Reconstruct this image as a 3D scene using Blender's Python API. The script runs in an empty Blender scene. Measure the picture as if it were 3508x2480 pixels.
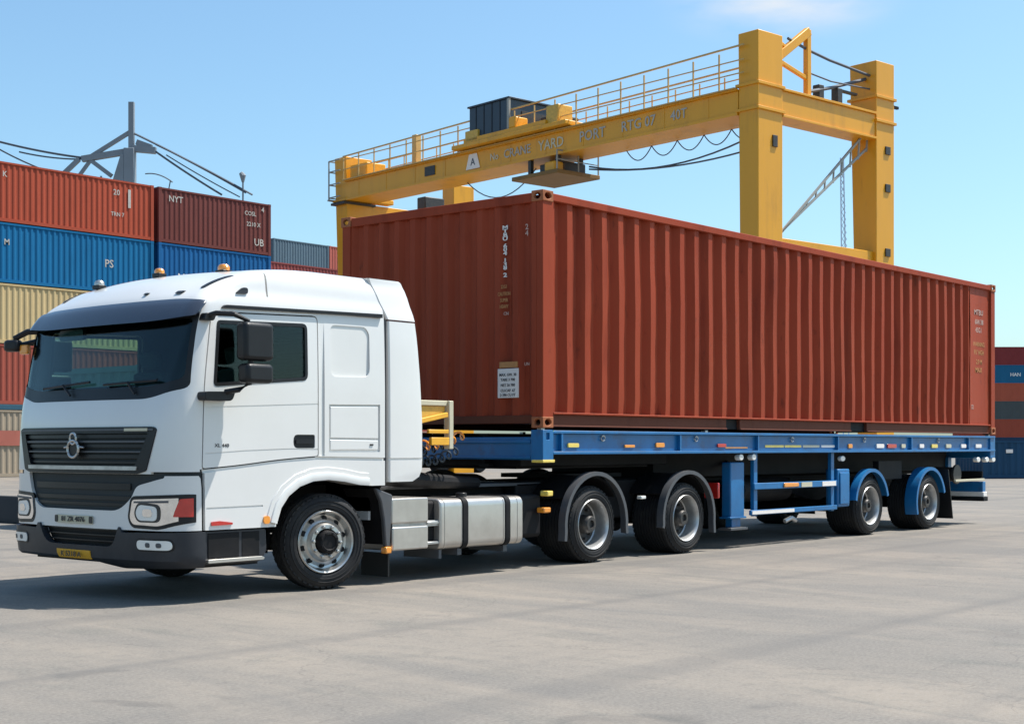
import bpy, bmesh, math, random
from mathutils import Vector, Matrix
random.seed(7)
S = bpy.context.scene
COL = S.collection
R = math.radians

# ------------------------------------------------------------------ materials
def mat(name, col, rough=.5, metal=0., coat=0., var=.12, scale=4., stretch=(1, 1, 1), rust=0., rustcol=(.16, .06, .025),
        bump=0., bscale=30., spec=.5, emit=None, dirt=0., dirtcol=(.12, .10, .08)):
    m = bpy.data.materials.new(name); m.use_nodes = True
    nt = m.node_tree; N = nt.nodes; L = nt.links
    b = N['Principled BSDF']
    b.inputs['Roughness'].default_value = rough; b.inputs['Metallic'].default_value = metal
    b.inputs['Coat Weight'].default_value = coat; b.inputs['Coat Roughness'].default_value = .06
    b.inputs['Specular IOR Level'].default_value = spec
    tc = N.new('ShaderNodeTexCoord'); mp = N.new('ShaderNodeMapping'); mp.inputs['Scale'].default_value = stretch
    L.new(tc.outputs['Object'], mp.inputs['Vector'])
    n1 = N.new('ShaderNodeTexNoise'); n1.inputs['Scale'].default_value = scale; n1.inputs['Detail'].default_value = 6
    L.new(mp.outputs[0], n1.inputs['Vector'])
    mx = N.new('ShaderNodeMix'); mx.data_type = 'RGBA'
    mx.inputs[6].default_value = (*[c * (1 - var) for c in col], 1)
    mx.inputs[7].default_value = (*[min(1, c * (1 + var)) for c in col], 1)
    L.new(n1.outputs['Fac'], mx.inputs[0])
    out = mx.outputs[2]
    def over(o, amount, colour, sc, lo, hi):
        n = N.new('ShaderNodeTexNoise'); n.inputs['Scale'].default_value = sc; n.inputs['Detail'].default_value = 9
        n.inputs['Roughness'].default_value = .65
        L.new(mp.outputs[0], n.inputs['Vector'])
        r = N.new('ShaderNodeMapRange'); r.inputs[1].default_value = lo; r.inputs[2].default_value = hi; r.inputs[4].default_value = amount
        L.new(n.outputs['Fac'], r.inputs[0])
        k = N.new('ShaderNodeMix'); k.data_type = 'RGBA'; L.new(r.outputs[0], k.inputs[0]); L.new(o, k.inputs[6])
        k.inputs[7].default_value = (*colour, 1)
        return k.outputs[2]
    if dirt: out = over(out, dirt, dirtcol, scale * .6, .45, .75)
    if rust: out = over(out, rust, rustcol, scale * 1.7, .55, .72)
    L.new(out, b.inputs['Base Color'])
    if bump:
        n2 = N.new('ShaderNodeTexNoise'); n2.inputs['Scale'].default_value = bscale; n2.inputs['Detail'].default_value = 5
        L.new(tc.outputs['Object'], n2.inputs['Vector'])
        bp = N.new('ShaderNodeBump'); bp.inputs['Strength'].default_value = bump; bp.inputs['Distance'].default_value = .02
        L.new(n2.outputs['Fac'], bp.inputs['Height']); L.new(bp.outputs[0], b.inputs['Normal'])
    if emit:
        b.inputs['Emission Color'].default_value = (*emit[0], 1); b.inputs['Emission Strength'].default_value = emit[1]
    return m

def glass(name, tint, gloss=.05):
    m = bpy.data.materials.new(name); m.use_nodes = True
    nt = m.node_tree; N = nt.nodes; L = nt.links; N.remove(N['Principled BSDF'])
    t = N.new('ShaderNodeBsdfTransparent'); t.inputs[0].default_value = (*tint, 1)
    g = N.new('ShaderNodeBsdfGlossy'); g.inputs['Roughness'].default_value = .02
    g.inputs[0].default_value = (.62, .66, .68, 1)
    f = N.new('ShaderNodeFresnel')
    ge = N.new('ShaderNodeNewGeometry'); io = N.new('ShaderNodeMapRange'); io.inputs[3].default_value = 1.45; io.inputs[4].default_value = 1 / 1.45
    L.new(ge.outputs['Backfacing'], io.inputs[0]); L.new(io.outputs[0], f.inputs[0])
    n = N.new('ShaderNodeTexNoise'); n.inputs['Scale'].default_value = 1.1
    tc = N.new('ShaderNodeTexCoord'); L.new(tc.outputs['Object'], n.inputs['Vector'])
    bp = N.new('ShaderNodeBump'); bp.inputs['Strength'].default_value = .02; L.new(n.outputs['Fac'], bp.inputs['Height'])
    L.new(bp.outputs[0], g.inputs['Normal'])
    mx = N.new('ShaderNodeMixShader'); L.new(f.outputs[0], mx.inputs[0]); L.new(t.outputs[0], mx.inputs[1]); L.new(g.outputs[0], mx.inputs[2])
    L.new(mx.outputs[0], N['Material Output'].inputs[0])
    return m

M = {}
M['white'] = mat('white_paint', (.69, .68, .655), .28, coat=.6, var=.03, scale=2., dirt=.14, dirtcol=(.5, .47, .43))
M['black'] = mat('black_plastic', (.013, .0135, .015), .38, spec=.3, var=.25, scale=9, bump=.08, bscale=90)
M['bumper'] = mat('bumper_plastic', (.030, .032, .038), .42, spec=.3, var=.2, scale=5, dirt=.25, dirtcol=(.10, .095, .09), bump=.05, bscale=120)
M['visor'] = mat('visor_plastic', (.035, .043, .062), .12, var=.1, coat=.5)
M['grey'] = mat('grey_plastic', (.07, .073, .08), .5, var=.2, scale=6, dirt=.3)
M['rubber'] = mat('tyre_rubber', (.019, .019, .020), .68, spec=.25, var=.25, scale=7, bump=.15, bscale=60, dirt=.4, dirtcol=(.07, .065, .058))
M['alu'] = mat('aluminium', (.56, .53, .49), .32, metal=.75, var=.08, scale=6, dirt=.35, dirtcol=(.30, .27, .24), bump=.03, bscale=14)
M['chrome'] = mat('polished_steel', (.52, .51, .49), .32, metal=.85, var=.15, scale=12, dirt=.5, dirtcol=(.25, .23, .2))
M['steel'] = mat('rim_steel', (.50, .50, .49), .36, metal=.6, var=.2, scale=9, dirt=.55, dirtcol=(.16, .14, .12))
M['hub'] = mat('hub_steel', (.05, .047, .045), .5, metal=.4, var=.3, scale=12, dirt=.4)
M['chassis'] = mat('chassis_black', (.011, .011, .012), .6, spec=.15, var=.3, scale=5, dirt=.2, dirtcol=(.06, .05, .045))
M['inside'] = mat('interior_trim', (.022, .028, .03), .75, var=.2)
M['seat'] = mat('seat_fabric', (.03, .04, .045), .9, var=.3, scale=20)
M['wind'] = glass('windscreen_glass', (.72, .86, .84))
M['side'] = glass('side_glass', (.62, .76, .72))
M['lens'] = mat('lamp_lens', (.82, .83, .85), .12, metal=.95, var=.25, scale=16, coat=1.)
M['lamp'] = mat('lamp_white', (.8, .79, .74), .15, coat=1., var=.1)
M['red'] = mat('red_lens', (.50, .02, .015), .15, coat=1., var=.2, scale=20)
M['amber'] = mat('amber_lens', (.85, .30, .03), .15, coat=1., var=.2, scale=20)
M['yellowref'] = mat('yellow_lens', (.85, .62, .12), .2, coat=.8, var=.2, scale=20)
M['cream'] = mat('cream_plate', (.55, .50, .36), .4, var=.1)
M['yplate'] = mat('yellow_plate', (.80, .40, .03), .4, var=.15, scale=12)
M['ink'] = mat('dark_print', (.03, .028, .03), .6, var=.1)
M['fadeink'] = mat('weathered_print', (.42, .40, .36), .7, var=.3, scale=6)
M['whiteink'] = mat('white_print', (.80, .74, .68), .6, var=.1, scale=30)
M['pinkink'] = mat('faded_print', (.50, .33, .27), .6, var=.2, scale=30)
M['orangeink'] = mat('orange_print', (.48, .22, .07), .6, var=.2, scale=30)
M['blue'] = mat('trailer_blue', (.005, .135, .34), .42, var=.25, scale=3, coat=.1, rust=.55, rustcol=(.05, .05, .07), dirt=.5, dirtcol=(.004, .06, .17), bump=.05)
M['ylw'] = mat('crane_yellow', (.74, .335, .008), .42, var=.12, scale=.8, stretch=(1, 1, .2), rust=.4, rustcol=(.30, .13, .02), dirt=.2, dirtcol=(.42, .2, .03))
M['yrust'] = mat('rack_yellow', (.60, .36, .05), .45, var=.35, scale=9, rust=.6)  # yellow paint with rust patches
M['navy'] = mat('crane_house_navy', (.022, .038, .06), .45, var=.2, scale=1.5)
M['cgrey'] = mat('harbour_crane_grey', (.20, .225, .25), .55, var=.2, scale=.6)
M['cable'] = mat('steel_cable', (.07, .085, .11), .5, var=.1)
M['paleg'] = mat('pale_steel', (.30, .30, .27), .5, var=.15, scale=2)
M['rail'] = mat('handrail_yellow', (.55, .36, .12), .5, var=.2, scale=2)
M['barrier'] = mat('barrier_dark', (.022, .022, .024), .8, var=.3, scale=2)

def cmat(name, col, rust=.35, sc=1.6):
    return mat(name, col, .58, var=.13, scale=sc, stretch=(1, 1, .22), rust=rust, rustcol=(col[0] * .55, col[1] * .5, col[2] * .45),
               dirt=.22, dirtcol=(min(1, col[0] * 1.15), col[1] * 1.3, col[2] * 1.3), bump=.05, bscale=3, spec=.14)

def container_paint(name, col):
    m = cmat(name, col, .55); nt = m.node_tree; N = nt.nodes; L = nt.links; b = N['Principled BSDF']
    src = b.inputs['Base Color'].links[0].from_socket
    tc = N['Texture Coordinate']
    def layer(o, scale, stretch, lo, hi, amt, colour):
        mp = N.new('ShaderNodeMapping'); mp.inputs['Scale'].default_value = stretch; L.new(tc.outputs['Object'], mp.inputs[0])
        n = N.new('ShaderNodeTexNoise'); n.inputs['Scale'].default_value = scale; n.inputs['Detail'].default_value = 8; n.inputs['Roughness'].default_value = .62; L.new(mp.outputs[0], n.inputs['Vector'])
        r = N.new('ShaderNodeMapRange'); r.inputs[1].default_value = lo; r.inputs[2].default_value = hi; r.inputs[4].default_value = amt; L.new(n.outputs['Fac'], r.inputs[0])
        k = N.new('ShaderNodeMix'); k.data_type = 'RGBA'; L.new(r.outputs[0], k.inputs[0]); L.new(o, k.inputs[6]); k.inputs[7].default_value = (*colour, 1); return k.outputs[2]
    o = layer(src, .45, (1, 1, 1), .42, .68, .55, (col[0] * 1.12, col[1] * 1.35, col[2] * 1.35))      # sun-bleached areas
    o = layer(o, 2.6, (1, 1, .10), .54, .72, .55, (col[0] * .45, col[1] * .42, col[2] * .5))          # rust and dirt runs
    o = layer(o, 9, (1, 1, .35), .62, .72, .6, (col[0] * .35, col[1] * .5, col[2] * .6))             # scrapes
    L.new(o, b.inputs['Base Color']); return m
M['crust'] = container_paint('container_rust_red', (.30, .049, .020))
M['crail'] = cmat('container_rail_brown', (.13, .040, .022), .6, 3)
M['ccast'] = cmat('corner_casting_rust', (.36, .13, .06), .7, 9)

# ------------------------------------------------------------------ mesh helpers
def link(o, parent=None):
    COL.objects.link(o)
    if parent is not None: o.parent = parent
    return o

def smooth(me, ang=32):
    me.polygons.foreach_set('use_smooth', [True] * len(me.polygons))
    try: me.set_sharp_from_angle(angle=R(ang))
    except Exception: pass

class MB:
    def __init__(s): s.v = []; s.f = []; s.c = []
    def add(s, vs, fs):
        n = len(s.v); s.c.append((n, len(s.f))); s.v += [tuple(v) for v in vs]; s.f += [tuple(i + n for i in f) for f in fs]; return s
    def box(s, x0, x1, y0, y1, z0, z1):
        return s.add([(x0, y0, z0), (x1, y0, z0), (x1, y1, z0), (x0, y1, z0), (x0, y0, z1), (x1, y0, z1), (x1, y1, z1), (x0, y1, z1)],
                     [(0, 3, 2, 1), (4, 5, 6, 7), (0, 1, 5, 4), (1, 2, 6, 5), (2, 3, 7, 6), (3, 0, 4, 7)])
    def frame(s, o, ax, ay, az, x0, x1, y0, y1, z0, z1):
        pts = []
        for (x, y, z) in [(x0, y0, z0), (x1, y0, z0), (x1, y1, z0), (x0, y1, z0), (x0, y0, z1), (x1, y0, z1), (x1, y1, z1), (x0, y1, z1)]:
            pts.append(Vector(o) + Vector(ax) * x + Vector(ay) * y + Vector(az) * z)
        fs = [(0, 3, 2, 1), (4, 5, 6, 7), (0, 1, 5, 4), (1, 2, 6, 5), (2, 3, 7, 6), (3, 0, 4, 7)]
        if Vector(ax).cross(Vector(ay)).dot(Vector(az)) < 0: fs = [f[::-1] for f in fs]
        return s.add(pts, fs)
    def bar(s, p0, p1, w, h=None, up=(0, 0, 1)):
        h = h or w; p0 = Vector(p0); p1 = Vector(p1); d = (p1 - p0); l = d.length; d.normalize()
        u = Vector(up)
        if abs(d.dot(u)) > .98: u = Vector((1, 0, 0))
        r = d.cross(u).normalized(); u = r.cross(d)
        return s.frame(p0, d, r, u, 0, l, -w / 2, w / 2, -h / 2, h / 2)
    def tube(s, path, r, n=8, cap=True):
        P = [Vector(p) for p in path]; rings = []
        for i, p in enumerate(P):
            t = (P[min(i + 1, len(P) - 1)] - P[max(i - 1, 0)]).normalized()
            a = Vector((0, 0, 1)) if abs(t.z) < .9 else Vector((1, 0, 0))
            x = t.cross(a).normalized(); y = t.cross(x)
            rr = r[i] if isinstance(r, (list, tuple)) else r
            rings.append([p + x * rr * math.cos(2 * math.pi * k / n) + y * rr * math.sin(2 * math.pi * k / n) for k in range(n)])
        vs = [v for rg in rings for v in rg]; fs = []
        for i in range(len(P) - 1):
            for k in range(n):
                a = i * n + k; b = i * n + (k + 1) % n
                fs.append((a, a + n, b + n, b))
        if cap: fs += [tuple(range(n)), tuple(range((len(P) - 1) * n, len(P) * n))[::-1]]
        return s.add(vs, fs)
    def lathe(s, prof, n=48, c=(0, 0, 0)):
        # axis = y ; prof = [(y, r)]
        vs = []; fs = []
        for (y, r) in prof:
            for k in range(n):
                a = 2 * math.pi * k / n
                vs.append((c[0] + r * math.cos(a), c[1] + y, c[2] + r * math.sin(a)))
        for i in range(len(prof) - 1):
            for k in range(n):
                a = i * n + k; b = i * n + (k + 1) % n
                fs.append((a, b, b + n, a + n))
        return s.add(vs, fs)
    def prism(s, pts, axis, a, b):
        n = len(pts)
        def P(p, t):
            if axis == 'v': return (p[0], t, p[1])       # outline in (u,z)
            if axis == 'u': return (t, p[0], p[1])       # outline in (v,z)
            return (p[0], p[1], t)                       # outline in (u,v)
        vs = [P(p, a) for p in pts] + [P(p, b) for p in pts]
        fs = [tuple(range(n))[::-1], tuple(range(n, 2 * n))] + [(i, (i + 1) % n, n + (i + 1) % n, n + i) for i in range(n)]
        return s.add(vs, fs)
    def mesh(s, name):
        me = bpy.data.meshes.new(name); me.from_pydata(s.v, [], s.f); me.update()
        bm = bmesh.new(); bm.from_mesh(me); bmesh.ops.recalc_face_normals(bm, faces=bm.faces); bm.to_mesh(me); bm.free()
        return me
    def pieces(s):
        ends = s.c[1:] + [(len(s.v), len(s.f))]
        for (v0, f0), (v1, f1) in zip(s.c, ends):
            q = MB(); q.add(s.v[v0:v1], [tuple(i - v0 for i in f) for f in s.f[f0:f1]]); yield q
    def build_each(s, name, m, parent=None, bev=0., ang=32, seg=2):
        return [q.build(name, m, parent, bev, ang, seg) for q in s.pieces()]
    def build(s, name, m, parent=None, bev=0., ang=32, seg=2):
        return obj(name, s.mesh(name), m, parent, bev, ang, seg)

def obj(name, me, m, parent=None, bev=0., ang=32, seg=2):
    me.materials.clear(); me.materials.append(M[m] if isinstance(m, str) else m)
    smooth(me, ang)
    o = bpy.data.objects.new(name, me); link(o, parent)
    if bev:
        b = o.modifiers.new('bevel', 'BEVEL'); b.width = bev; b.segments = seg; b.limit_method = 'ANGLE'; b.angle_limit = R(35)
        b.harden_normals = False
    return o

def empty(name, loc=(0, 0, 0), parent=None):
    o = bpy.data.objects.new(name, None); o.location = loc; o.empty_display_size = .2
    return link(o, parent)

def tag(o, label=None, cat=None, group=None, kind=None):
    if label: o['label'] = label
    if cat: o['category'] = cat
    if group: o['group'] = group
    if kind: o['kind'] = kind
    return o

def copy_tree(o, parent=None):
    c = o.copy(); link(c); c.parent = parent
    for ch in list(o.children): copy_tree(ch, c)
    return c

def rpoly(pts, r, n=4):
    """polygon with rounded corners"""
    out = []; m = len(pts)
    for i in range(m):
        p = Vector(pts[i]); a = Vector(pts[i - 1]); b = Vector(pts[(i + 1) % m])
        rr = r[i] if isinstance(r, (list, tuple)) else r
        rr = min(rr, (a - p).length * .48, (b - p).length * .48)
        if rr < 1e-4: out.append(tuple(p)); continue
        p0 = p + (a - p).normalized() * rr; p1 = p + (b - p).normalized() * rr
        for k in range(n + 1):
            t = k / n; q = p0 * (1 - t) ** 2 + p * 2 * t * (1 - t) + p1 * t * t
            out.append((q.x, q.y))
    return out

def grow(pts, d):
    """offset a closed polygon outward by d"""
    n = len(pts); A = sum(pts[i][0] * pts[(i + 1) % n][1] - pts[(i + 1) % n][0] * pts[i][1] for i in range(n))
    s = 1 if A > 0 else -1; out = []
    for i in range(n):
        p = Vector(pts[i]); a = Vector(pts[i - 1]); b = Vector(pts[(i + 1) % n])
        e0 = (p - a).normalized(); e1 = (b - p).normalized()
        n0 = Vector((e0.y, -e0.x)) * s; n1 = Vector((e1.y, -e1.x)) * s
        m = (n0 + n1); m = m / max(.25, m.length_squared) * 2
        q = p + m * d; out.append((q.x, q.y))
    return out

def boolean(a, b, op='DIFFERENCE'):
    oa = bpy.data.objects.new('work_a', a); ob = bpy.data.objects.new('work_b', b)
    COL.objects.link(oa); COL.objects.link(ob)
    md = oa.modifiers.new('b', 'BOOLEAN'); md.operation = op; md.object = ob; md.solver = 'EXACT'
    bpy.context.view_layer.update()
    dg = bpy.context.evaluated_depsgraph_get()
    me = bpy.data.meshes.new_from_object(oa.evaluated_get(dg))
    bpy.data.objects.remove(oa); bpy.data.objects.remove(ob)
    return me

def text_mesh(txt, size, depth=.0015, align='CENTER', spacing=1.0, line=1.0, bold=.012):
    cu = bpy.data.curves.new('lettering', 'FONT'); cu.body = txt; cu.size = size; cu.extrude = depth
    cu.align_x = align; cu.align_y = 'CENTER'; cu.space_character = spacing; cu.space_line = line; cu.resolution_u = 2; cu.offset = size * bold
    o = bpy.data.objects.new('work_t', cu); COL.objects.link(o)
    bpy.context.view_layer.update()
    me = bpy.data.meshes.new_from_object(o.evaluated_get(bpy.context.evaluated_depsgraph_get()))
    bpy.data.objects.remove(o); bpy.data.curves.remove(cu)
    return me

def text(name, txt, size, m, origin, xdir, ydir, parent=None, stretch=1., **kw):
    """lettering in the plane spanned by xdir (reading direction) and ydir (up)"""
    me = text_mesh(txt, size, **kw)
    x = Vector(xdir).normalized(); y = Vector(ydir).normalized(); z = x.cross(y)
    mtx = Matrix(((x.x, y.x, z.x, origin[0]), (x.y, y.y, z.y, origin[1]), (x.z, y.z, z.z, origin[2]), (0, 0, 0, 1)))
    me.transform(Matrix.Diagonal((stretch, 1, 1, 1))); me.transform(mtx)
    return obj(name, me, m, parent)

def merge(meshes, name):
    bm = bmesh.new()
    for me in meshes: bm.from_mesh(me)
    out = bpy.data.meshes.new(name); bm.to_mesh(out); bm.free(); return out

# world axes: x = rearwards along the truck (u), y = across, away from the camera (v), z up. near side of the truck is y = 0.
# ------------------------------------------------------------------ tractor unit: cab loft
CW = 2.54
TAB = [  # z, front u at the centre line, crown, corner radius, side inset
    (.26, -1.60, .07, .26, .05), (.31, -1.69, .08, .29, .012), (.36, -1.745, .08, .30, 0), (.60, -1.765, .08, .30, 0), (1.10, -1.765, .08, .30, 0), (1.50, -1.75, .08, .30, 0),
    (1.70, -1.715, .08, .27, 0), (1.80, -1.685, .08, .25, 0), (2.10, -1.60, .08, .18, .004), (2.42, -1.50, .075, .13, .012), (2.55, -1.46, .08, .15, .018),
    (2.62, -1.41, .09, .17, .03), (2.70, -1.32, .11, .20, .05), (2.78, -1.20, .13, .23, .06), (2.845, -1.05, .15, .26, .075),
    (2.895, -.88, .16, .28, .10), (2.93, -.66, .17, .28, .15), (2.955, -.36, .17, .28, .26), (2.97, .0, .17, .25, .60)]

def prof(z):
    z = max(TAB[0][0], min(TAB[-1][0], z))
    for i in range(len(TAB) - 1):
        if z <= TAB[i + 1][0]: break
    a, b = TAB[i], TAB[i + 1]; t = (z - a[0]) / (b[0] - a[0])
    p = TAB[max(0, i - 1)]; q = TAB[min(len(TAB) - 1, i + 2)]
    out = []
    for k in range(1, 5):
        d = (b[k] - a[k]) / (b[0] - a[0])
        d0 = (a[k] - p[k]) / (a[0] - p[0]) if i > 0 else d
        d1 = (q[k] - b[k]) / (q[0] - b[0]) if i + 2 < len(TAB) else d
        def lim(x, y):
            return 0 if x * y <= 0 else 2 * x * y / (x + y)
        m0 = lim(d0, d) * (b[0] - a[0]); m1 = lim(d, d1) * (b[0] - a[0])
        h = (2 * t ** 3 - 3 * t * t + 1) * a[k] + (t ** 3 - 2 * t * t + t) * m0 + (-2 * t ** 3 + 3 * t * t) * b[k] + (t ** 3 - t * t) * m1
        out.append(h)
    return out

def section(z, off=0., ur=.80, nside=9):
    """open outline (u,v) from the near side rear, round the front, to the far side rear, pushed out by off"""
    uf, cr, r, ins = prof(z)
    y0, y1 = ins, CW - ins; yc = CW / 2; hw = (y1 - y0) / 2 - r
    uc = uf + cr
    P = []
    us = uc + r
    for k in range(nside): P.append((ur + (us - ur) * k / nside, y0))
    for k in range(9):
        a = math.pi / 2 * k / 8; P.append((us - r * math.sin(a), y0 + r - r * math.cos(a)))
    for k in range(1, 16):
        t = -1 + 2 * k / 16.; P.append((uf + cr * abs(t) ** 2.2, yc + t * hw))
    for k in range(9):
        a = math.pi / 2 * (1 - k / 8); P.append((us - r * math.sin(a), y1 - r + r * math.cos(a)))
    for k in range(nside - 1, -1, -1): P.append((ur + (us - ur) * k / nside, y1))
    if off:
        Q = []
        for i, p in enumerate(P):
            a = Vector(P[max(0, i - 1)]); b = Vector(P[min(len(P) - 1, i + 1)]); t = (b - a).normalized()
            Q.append((p[0] + t.y * -off, p[1] + t.x * off))
        P = Q
    return P

def zrows(z0, z1):
    base = [x[0] for x in TAB]
    zs = [z0]
    z = z0
    while z < z1 - 1e-6:
        step = .05 if z < 2.5 else .022
        z = min(z1, z + step); zs.append(z)
    return zs

def cab_shell(z0, o1, o0, ztop=2.97, ur=.80, ziin=.03):
    """thin walled, open at the bottom"""
    zs = zrows(z0, ztop); b = MB(); n = None
    def loop(z, off, u):
        return [(p[0], p[1], z) for p in section(z, off, u)]
    outer = [loop(z, o1, ur) for z in zs]; inner = [[(x, y, zz * 1.0) for (x, y, zz) in loop(z, o0, ur - .03)] for z in zs]
    inner = [[(x, y, z0 + (zz - z0) * (ztop - ziin - z0) / (ztop - z0)) for (x, y, zz) in rg] for rg in inner]
    n = len(outer[0]); vs = []; fs = []
    for rg in outer + inner: vs += rg
    m = len(zs)
    for i in range(m - 1):
        for k in range(n):
            k2 = (k + 1) % n
            fs.append((i * n + k, i * n + k2, (i + 1) * n + k2, (i + 1) * n + k))
            j = m + i
            fs.append((j * n + k, (j + 1) * n + k, (j + 1) * n + k2, j * n + k2))
    fs.append(tuple((m - 1) * n + k for k in range(n))); fs.append(tuple((2 * m - 1) * n + k for k in range(n))[::-1])
    for k in range(n):
        k2 = (k + 1) % n; fs.append((k, m * n + k, m * n + k2, k2))
    b.add(vs, fs); return b.mesh('cab_shell')

def patch(z0, z1, o0, o1, ur=-.45, offz=None):
    """slab that follows the cab surface between offsets o0 and o1"""
    zs = zrows(z0, z1); m = len(zs); b = MB()
    def off(o, z): return o(z) if callable(o) else o
    outer = [[(p[0], p[1], z) for p in section(z, off(o1, z), ur)] for z in zs]
    inner = [[(p[0], p[1], z) for p in section(z, off(o0, z), ur)] for z in zs]
    n = len(outer[0]); vs = [v for rg in outer + inner for v in rg]; fs = []; O = m * n
    for i in range(m - 1):
        for k in range(n - 1):
            fs.append((i * n + k, i * n + k + 1, (i + 1) * n + k + 1, (i + 1) * n + k))
            fs.append((O + i * n + k, O + (i + 1) * n + k, O + (i + 1) * n + k + 1, O + i * n + k + 1))
    for k in range(n - 1):
        fs.append((k, O + k, O + k + 1, k + 1)); t = (m - 1) * n
        fs.append((t + k, t + k + 1, O + t + k + 1, O + t + k))
    for i in range(m - 1):
        a = i * n; fs.append((a, a + n, O + a + n, O + a)); e = i * n + n - 1
        fs.append((e, O + e, O + e + n, e + n))
    b.add(vs, fs); return b.mesh('patch')

def cut_u(outline, a=-2.6, b=-.95): return MB().prism(outline, 'u', a, b).mesh('cut')
def cut_v(outline, a=-.4, b=.4): return MB().prism(outline, 'v', a, b).mesh('cut')

def panel(name, outline, o0, o1, m, parent, axis='u', ang=32, rng=None, ur=-.45):
    zs = [p[1] for p in outline]
    pm = patch(max(.26, min(zs) - .06), min(2.97, max(zs) + .06), o0, o1, ur)
    c = cut_u(outline, *(rng or (-2.6, -.95))) if axis == 'u' else cut_v(outline, *(rng or (-.4, .4)))
    return obj(name, boolean(pm, c, 'INTERSECT'), m, parent, ang=ang)

truck = empty('truck_tractor', (0, 0, 0))
tag(truck, 'white truck tractor unit with raised roof and black front grille', 'truck')

# outlines -----------------------------------------------------------
SCREEN = rpoly([(.07, 1.90), (.40, 1.835), (CW - .40, 1.835), (CW - .07, 1.90), (CW - .08, 2.42), (.08, 2.42)], [.06, .2, .2, .06, .05, .05])
SCREEN_BLACK = rpoly([(.035, 1.82), (.40, 1.73), (CW - .40, 1.73), (CW - .035, 1.82), (CW - .045, 2.50), (.045, 2.50)], [.05, .1, .1, .05, .06, .06])
WIN = rpoly([(-1.262, 1.838), (-.185, 1.925), (-.185, 2.442), (-1.215, 2.410)], [.05, .06, .06, .04])
DOOR = rpoly([(-1.38, 1.135), (-1.0, 1.16), (-.5, 1.21), (-.06, 1.235), (-.06, 2.515), (-1.275, 2.475), (-1.36, 1.85)], [.03, .2, .2, .03, .05, .05, .2])
ARCH = [(-.57, .30), (-.565, .66), (-.52, .78), (-.43, .885), (-.30, .965), (-.14, 1.01), (.05, 1.02), (.25, 1.0), (.45, .965), (.62, .955), (.95, .955), (.95, .30)]
UP_GRILLE = rpoly([(.345, 1.12), (.44, 1.095), (CW - .44, 1.095), (CW - .345, 1.12), (CW - .235, 1.475), (CW - .28, 1.495), (.28, 1.495), (.235, 1.475)], .02)
LOW_GRILLE = rpoly([(.68, .775), (CW - .64, .775), (CW - .48, .90), (CW - .42, 1.093), (.25, 1.093), (.16, 1.095), (.16, 1.06), (.47, .99), (.52, .89)], [.12, .12, .1, .02, .02, .01, .02, .08, .1])

# body ---------------------------------------------------------------
body = cab_shell(.615, 0., -.03)
for (oth, rg) in ((False, (-.4, .2)), (True, (CW - .2, CW + .4))):
    body = boolean(body, cut_v(ARCH, *rg))
    body = boolean(body, cut_v(grow(DOOR, .006), *rg))
body = boolean(body, cut_u(SCREEN_BLACK, -2.6, -1.02))
body = boolean(body, cut_u(UP_GRILLE)); body = boolean(body, cut_u(LOW_GRILLE))
# recesses and panel gaps of the near flank
def groove(me, pts, w=.011, d=.012, y=0.):
    b = MB()
    for i in range(len(pts) - 1):
        p = Vector(pts[i]); q = Vector(pts[i + 1]); t = (q - p).normalized(); nn = Vector((-t.y, t.x)) * w / 2; p = p - t * w * .4; q = q + t * w * .4
        bb = MB().prism([tuple(p - nn), tuple(q - nn), tuple(q + nn), tuple(p + nn)], 'v', y - .1, y + d)
        me = boolean(me, bb.mesh('g'))
    return me
body = boolean(body, cut_v(rpoly([(.10, 1.97), (.60, 1.98), (.60, 2.40), (.545, 2.455), (.10, 2.45)], [.07, .09, .07, .06, .06]), -.1, .022))
body = boolean(body, cut_v([(.075, 1.275), (.735, 1.275), (.735, 1.725), (.075, 1.715)], -.1, .018))
body = boolean(body, cut_v([(-.045, 1.24), (.02, 1.24), (.02, 2.51), (-.045, 2.51)], -.1, .014))
body = groove(body, [(-1.385, 1.115), (-1.0, 1.15), (-.5, 1.198), (-.06, 1.222), (.79, 1.205)], .03, .022)
body = groove(body, [(-.63, 2.66), (-.63, 2.97)], .02, .10)
body = groove(body, [(-1.33, .80), (-.72, .805)], .014, .010)
body = groove(body, [(-1.385, 1.12), (-1.37, .98), (-1.365, .62)], .036, .05)
body = boolean(body, MB().box(-1.75, -1.36, -.1, .30, 1.078, 1.112).mesh('g')); body = boolean(body, MB().box(-1.75, -1.36, CW - .30, CW + .1, 1.078, 1.112).mesh('g'))
body = boolean(body, MB().prism([(-1.43, 1.10), (-1.355, 1.10), (-1.355, 1.0)], 'v', -.1, .06).mesh('g'))
cab = obj('cab_body', body, 'white', truck)
pl_ = MB().prism(rpoly([(.095, 1.295), (.715, 1.295), (.715, 1.385), (.095, 1.39)], .01), 'v', .004, .03).prism(rpoly([(.095, 1.405), (.715, 1.40), (.715, 1.705), (.095, 1.695)], .01), 'v', .004, .03)
pl_.build_each('locker_door', 'white', truck, .006)
MB().box(.60, .645, -.004, .01, 1.335, 1.352).build('locker_catch', 'hub', truck, .004)
# front corner lower white apron already part of the body; inner liner
liner = cab_shell(.70, -.034, -.045, ztop=2.93)
for rg in ((-.4, .2), (CW - .2, CW + .4)):
    liner = boolean(liner, cut_v(grow(WIN, .01), *rg)); liner = boolean(liner, cut_v(grow(ARCH, .02), *rg))
liner = boolean(liner, cut_u(grow(SCREEN, .01), -2.6, -.9))
obj('cab_lining', liner, 'inside', truck)
MB().box(-1.25, .72, .06, CW - .06, 1.10, 1.14).build('cab_floor', 'inside', truck)

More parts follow.
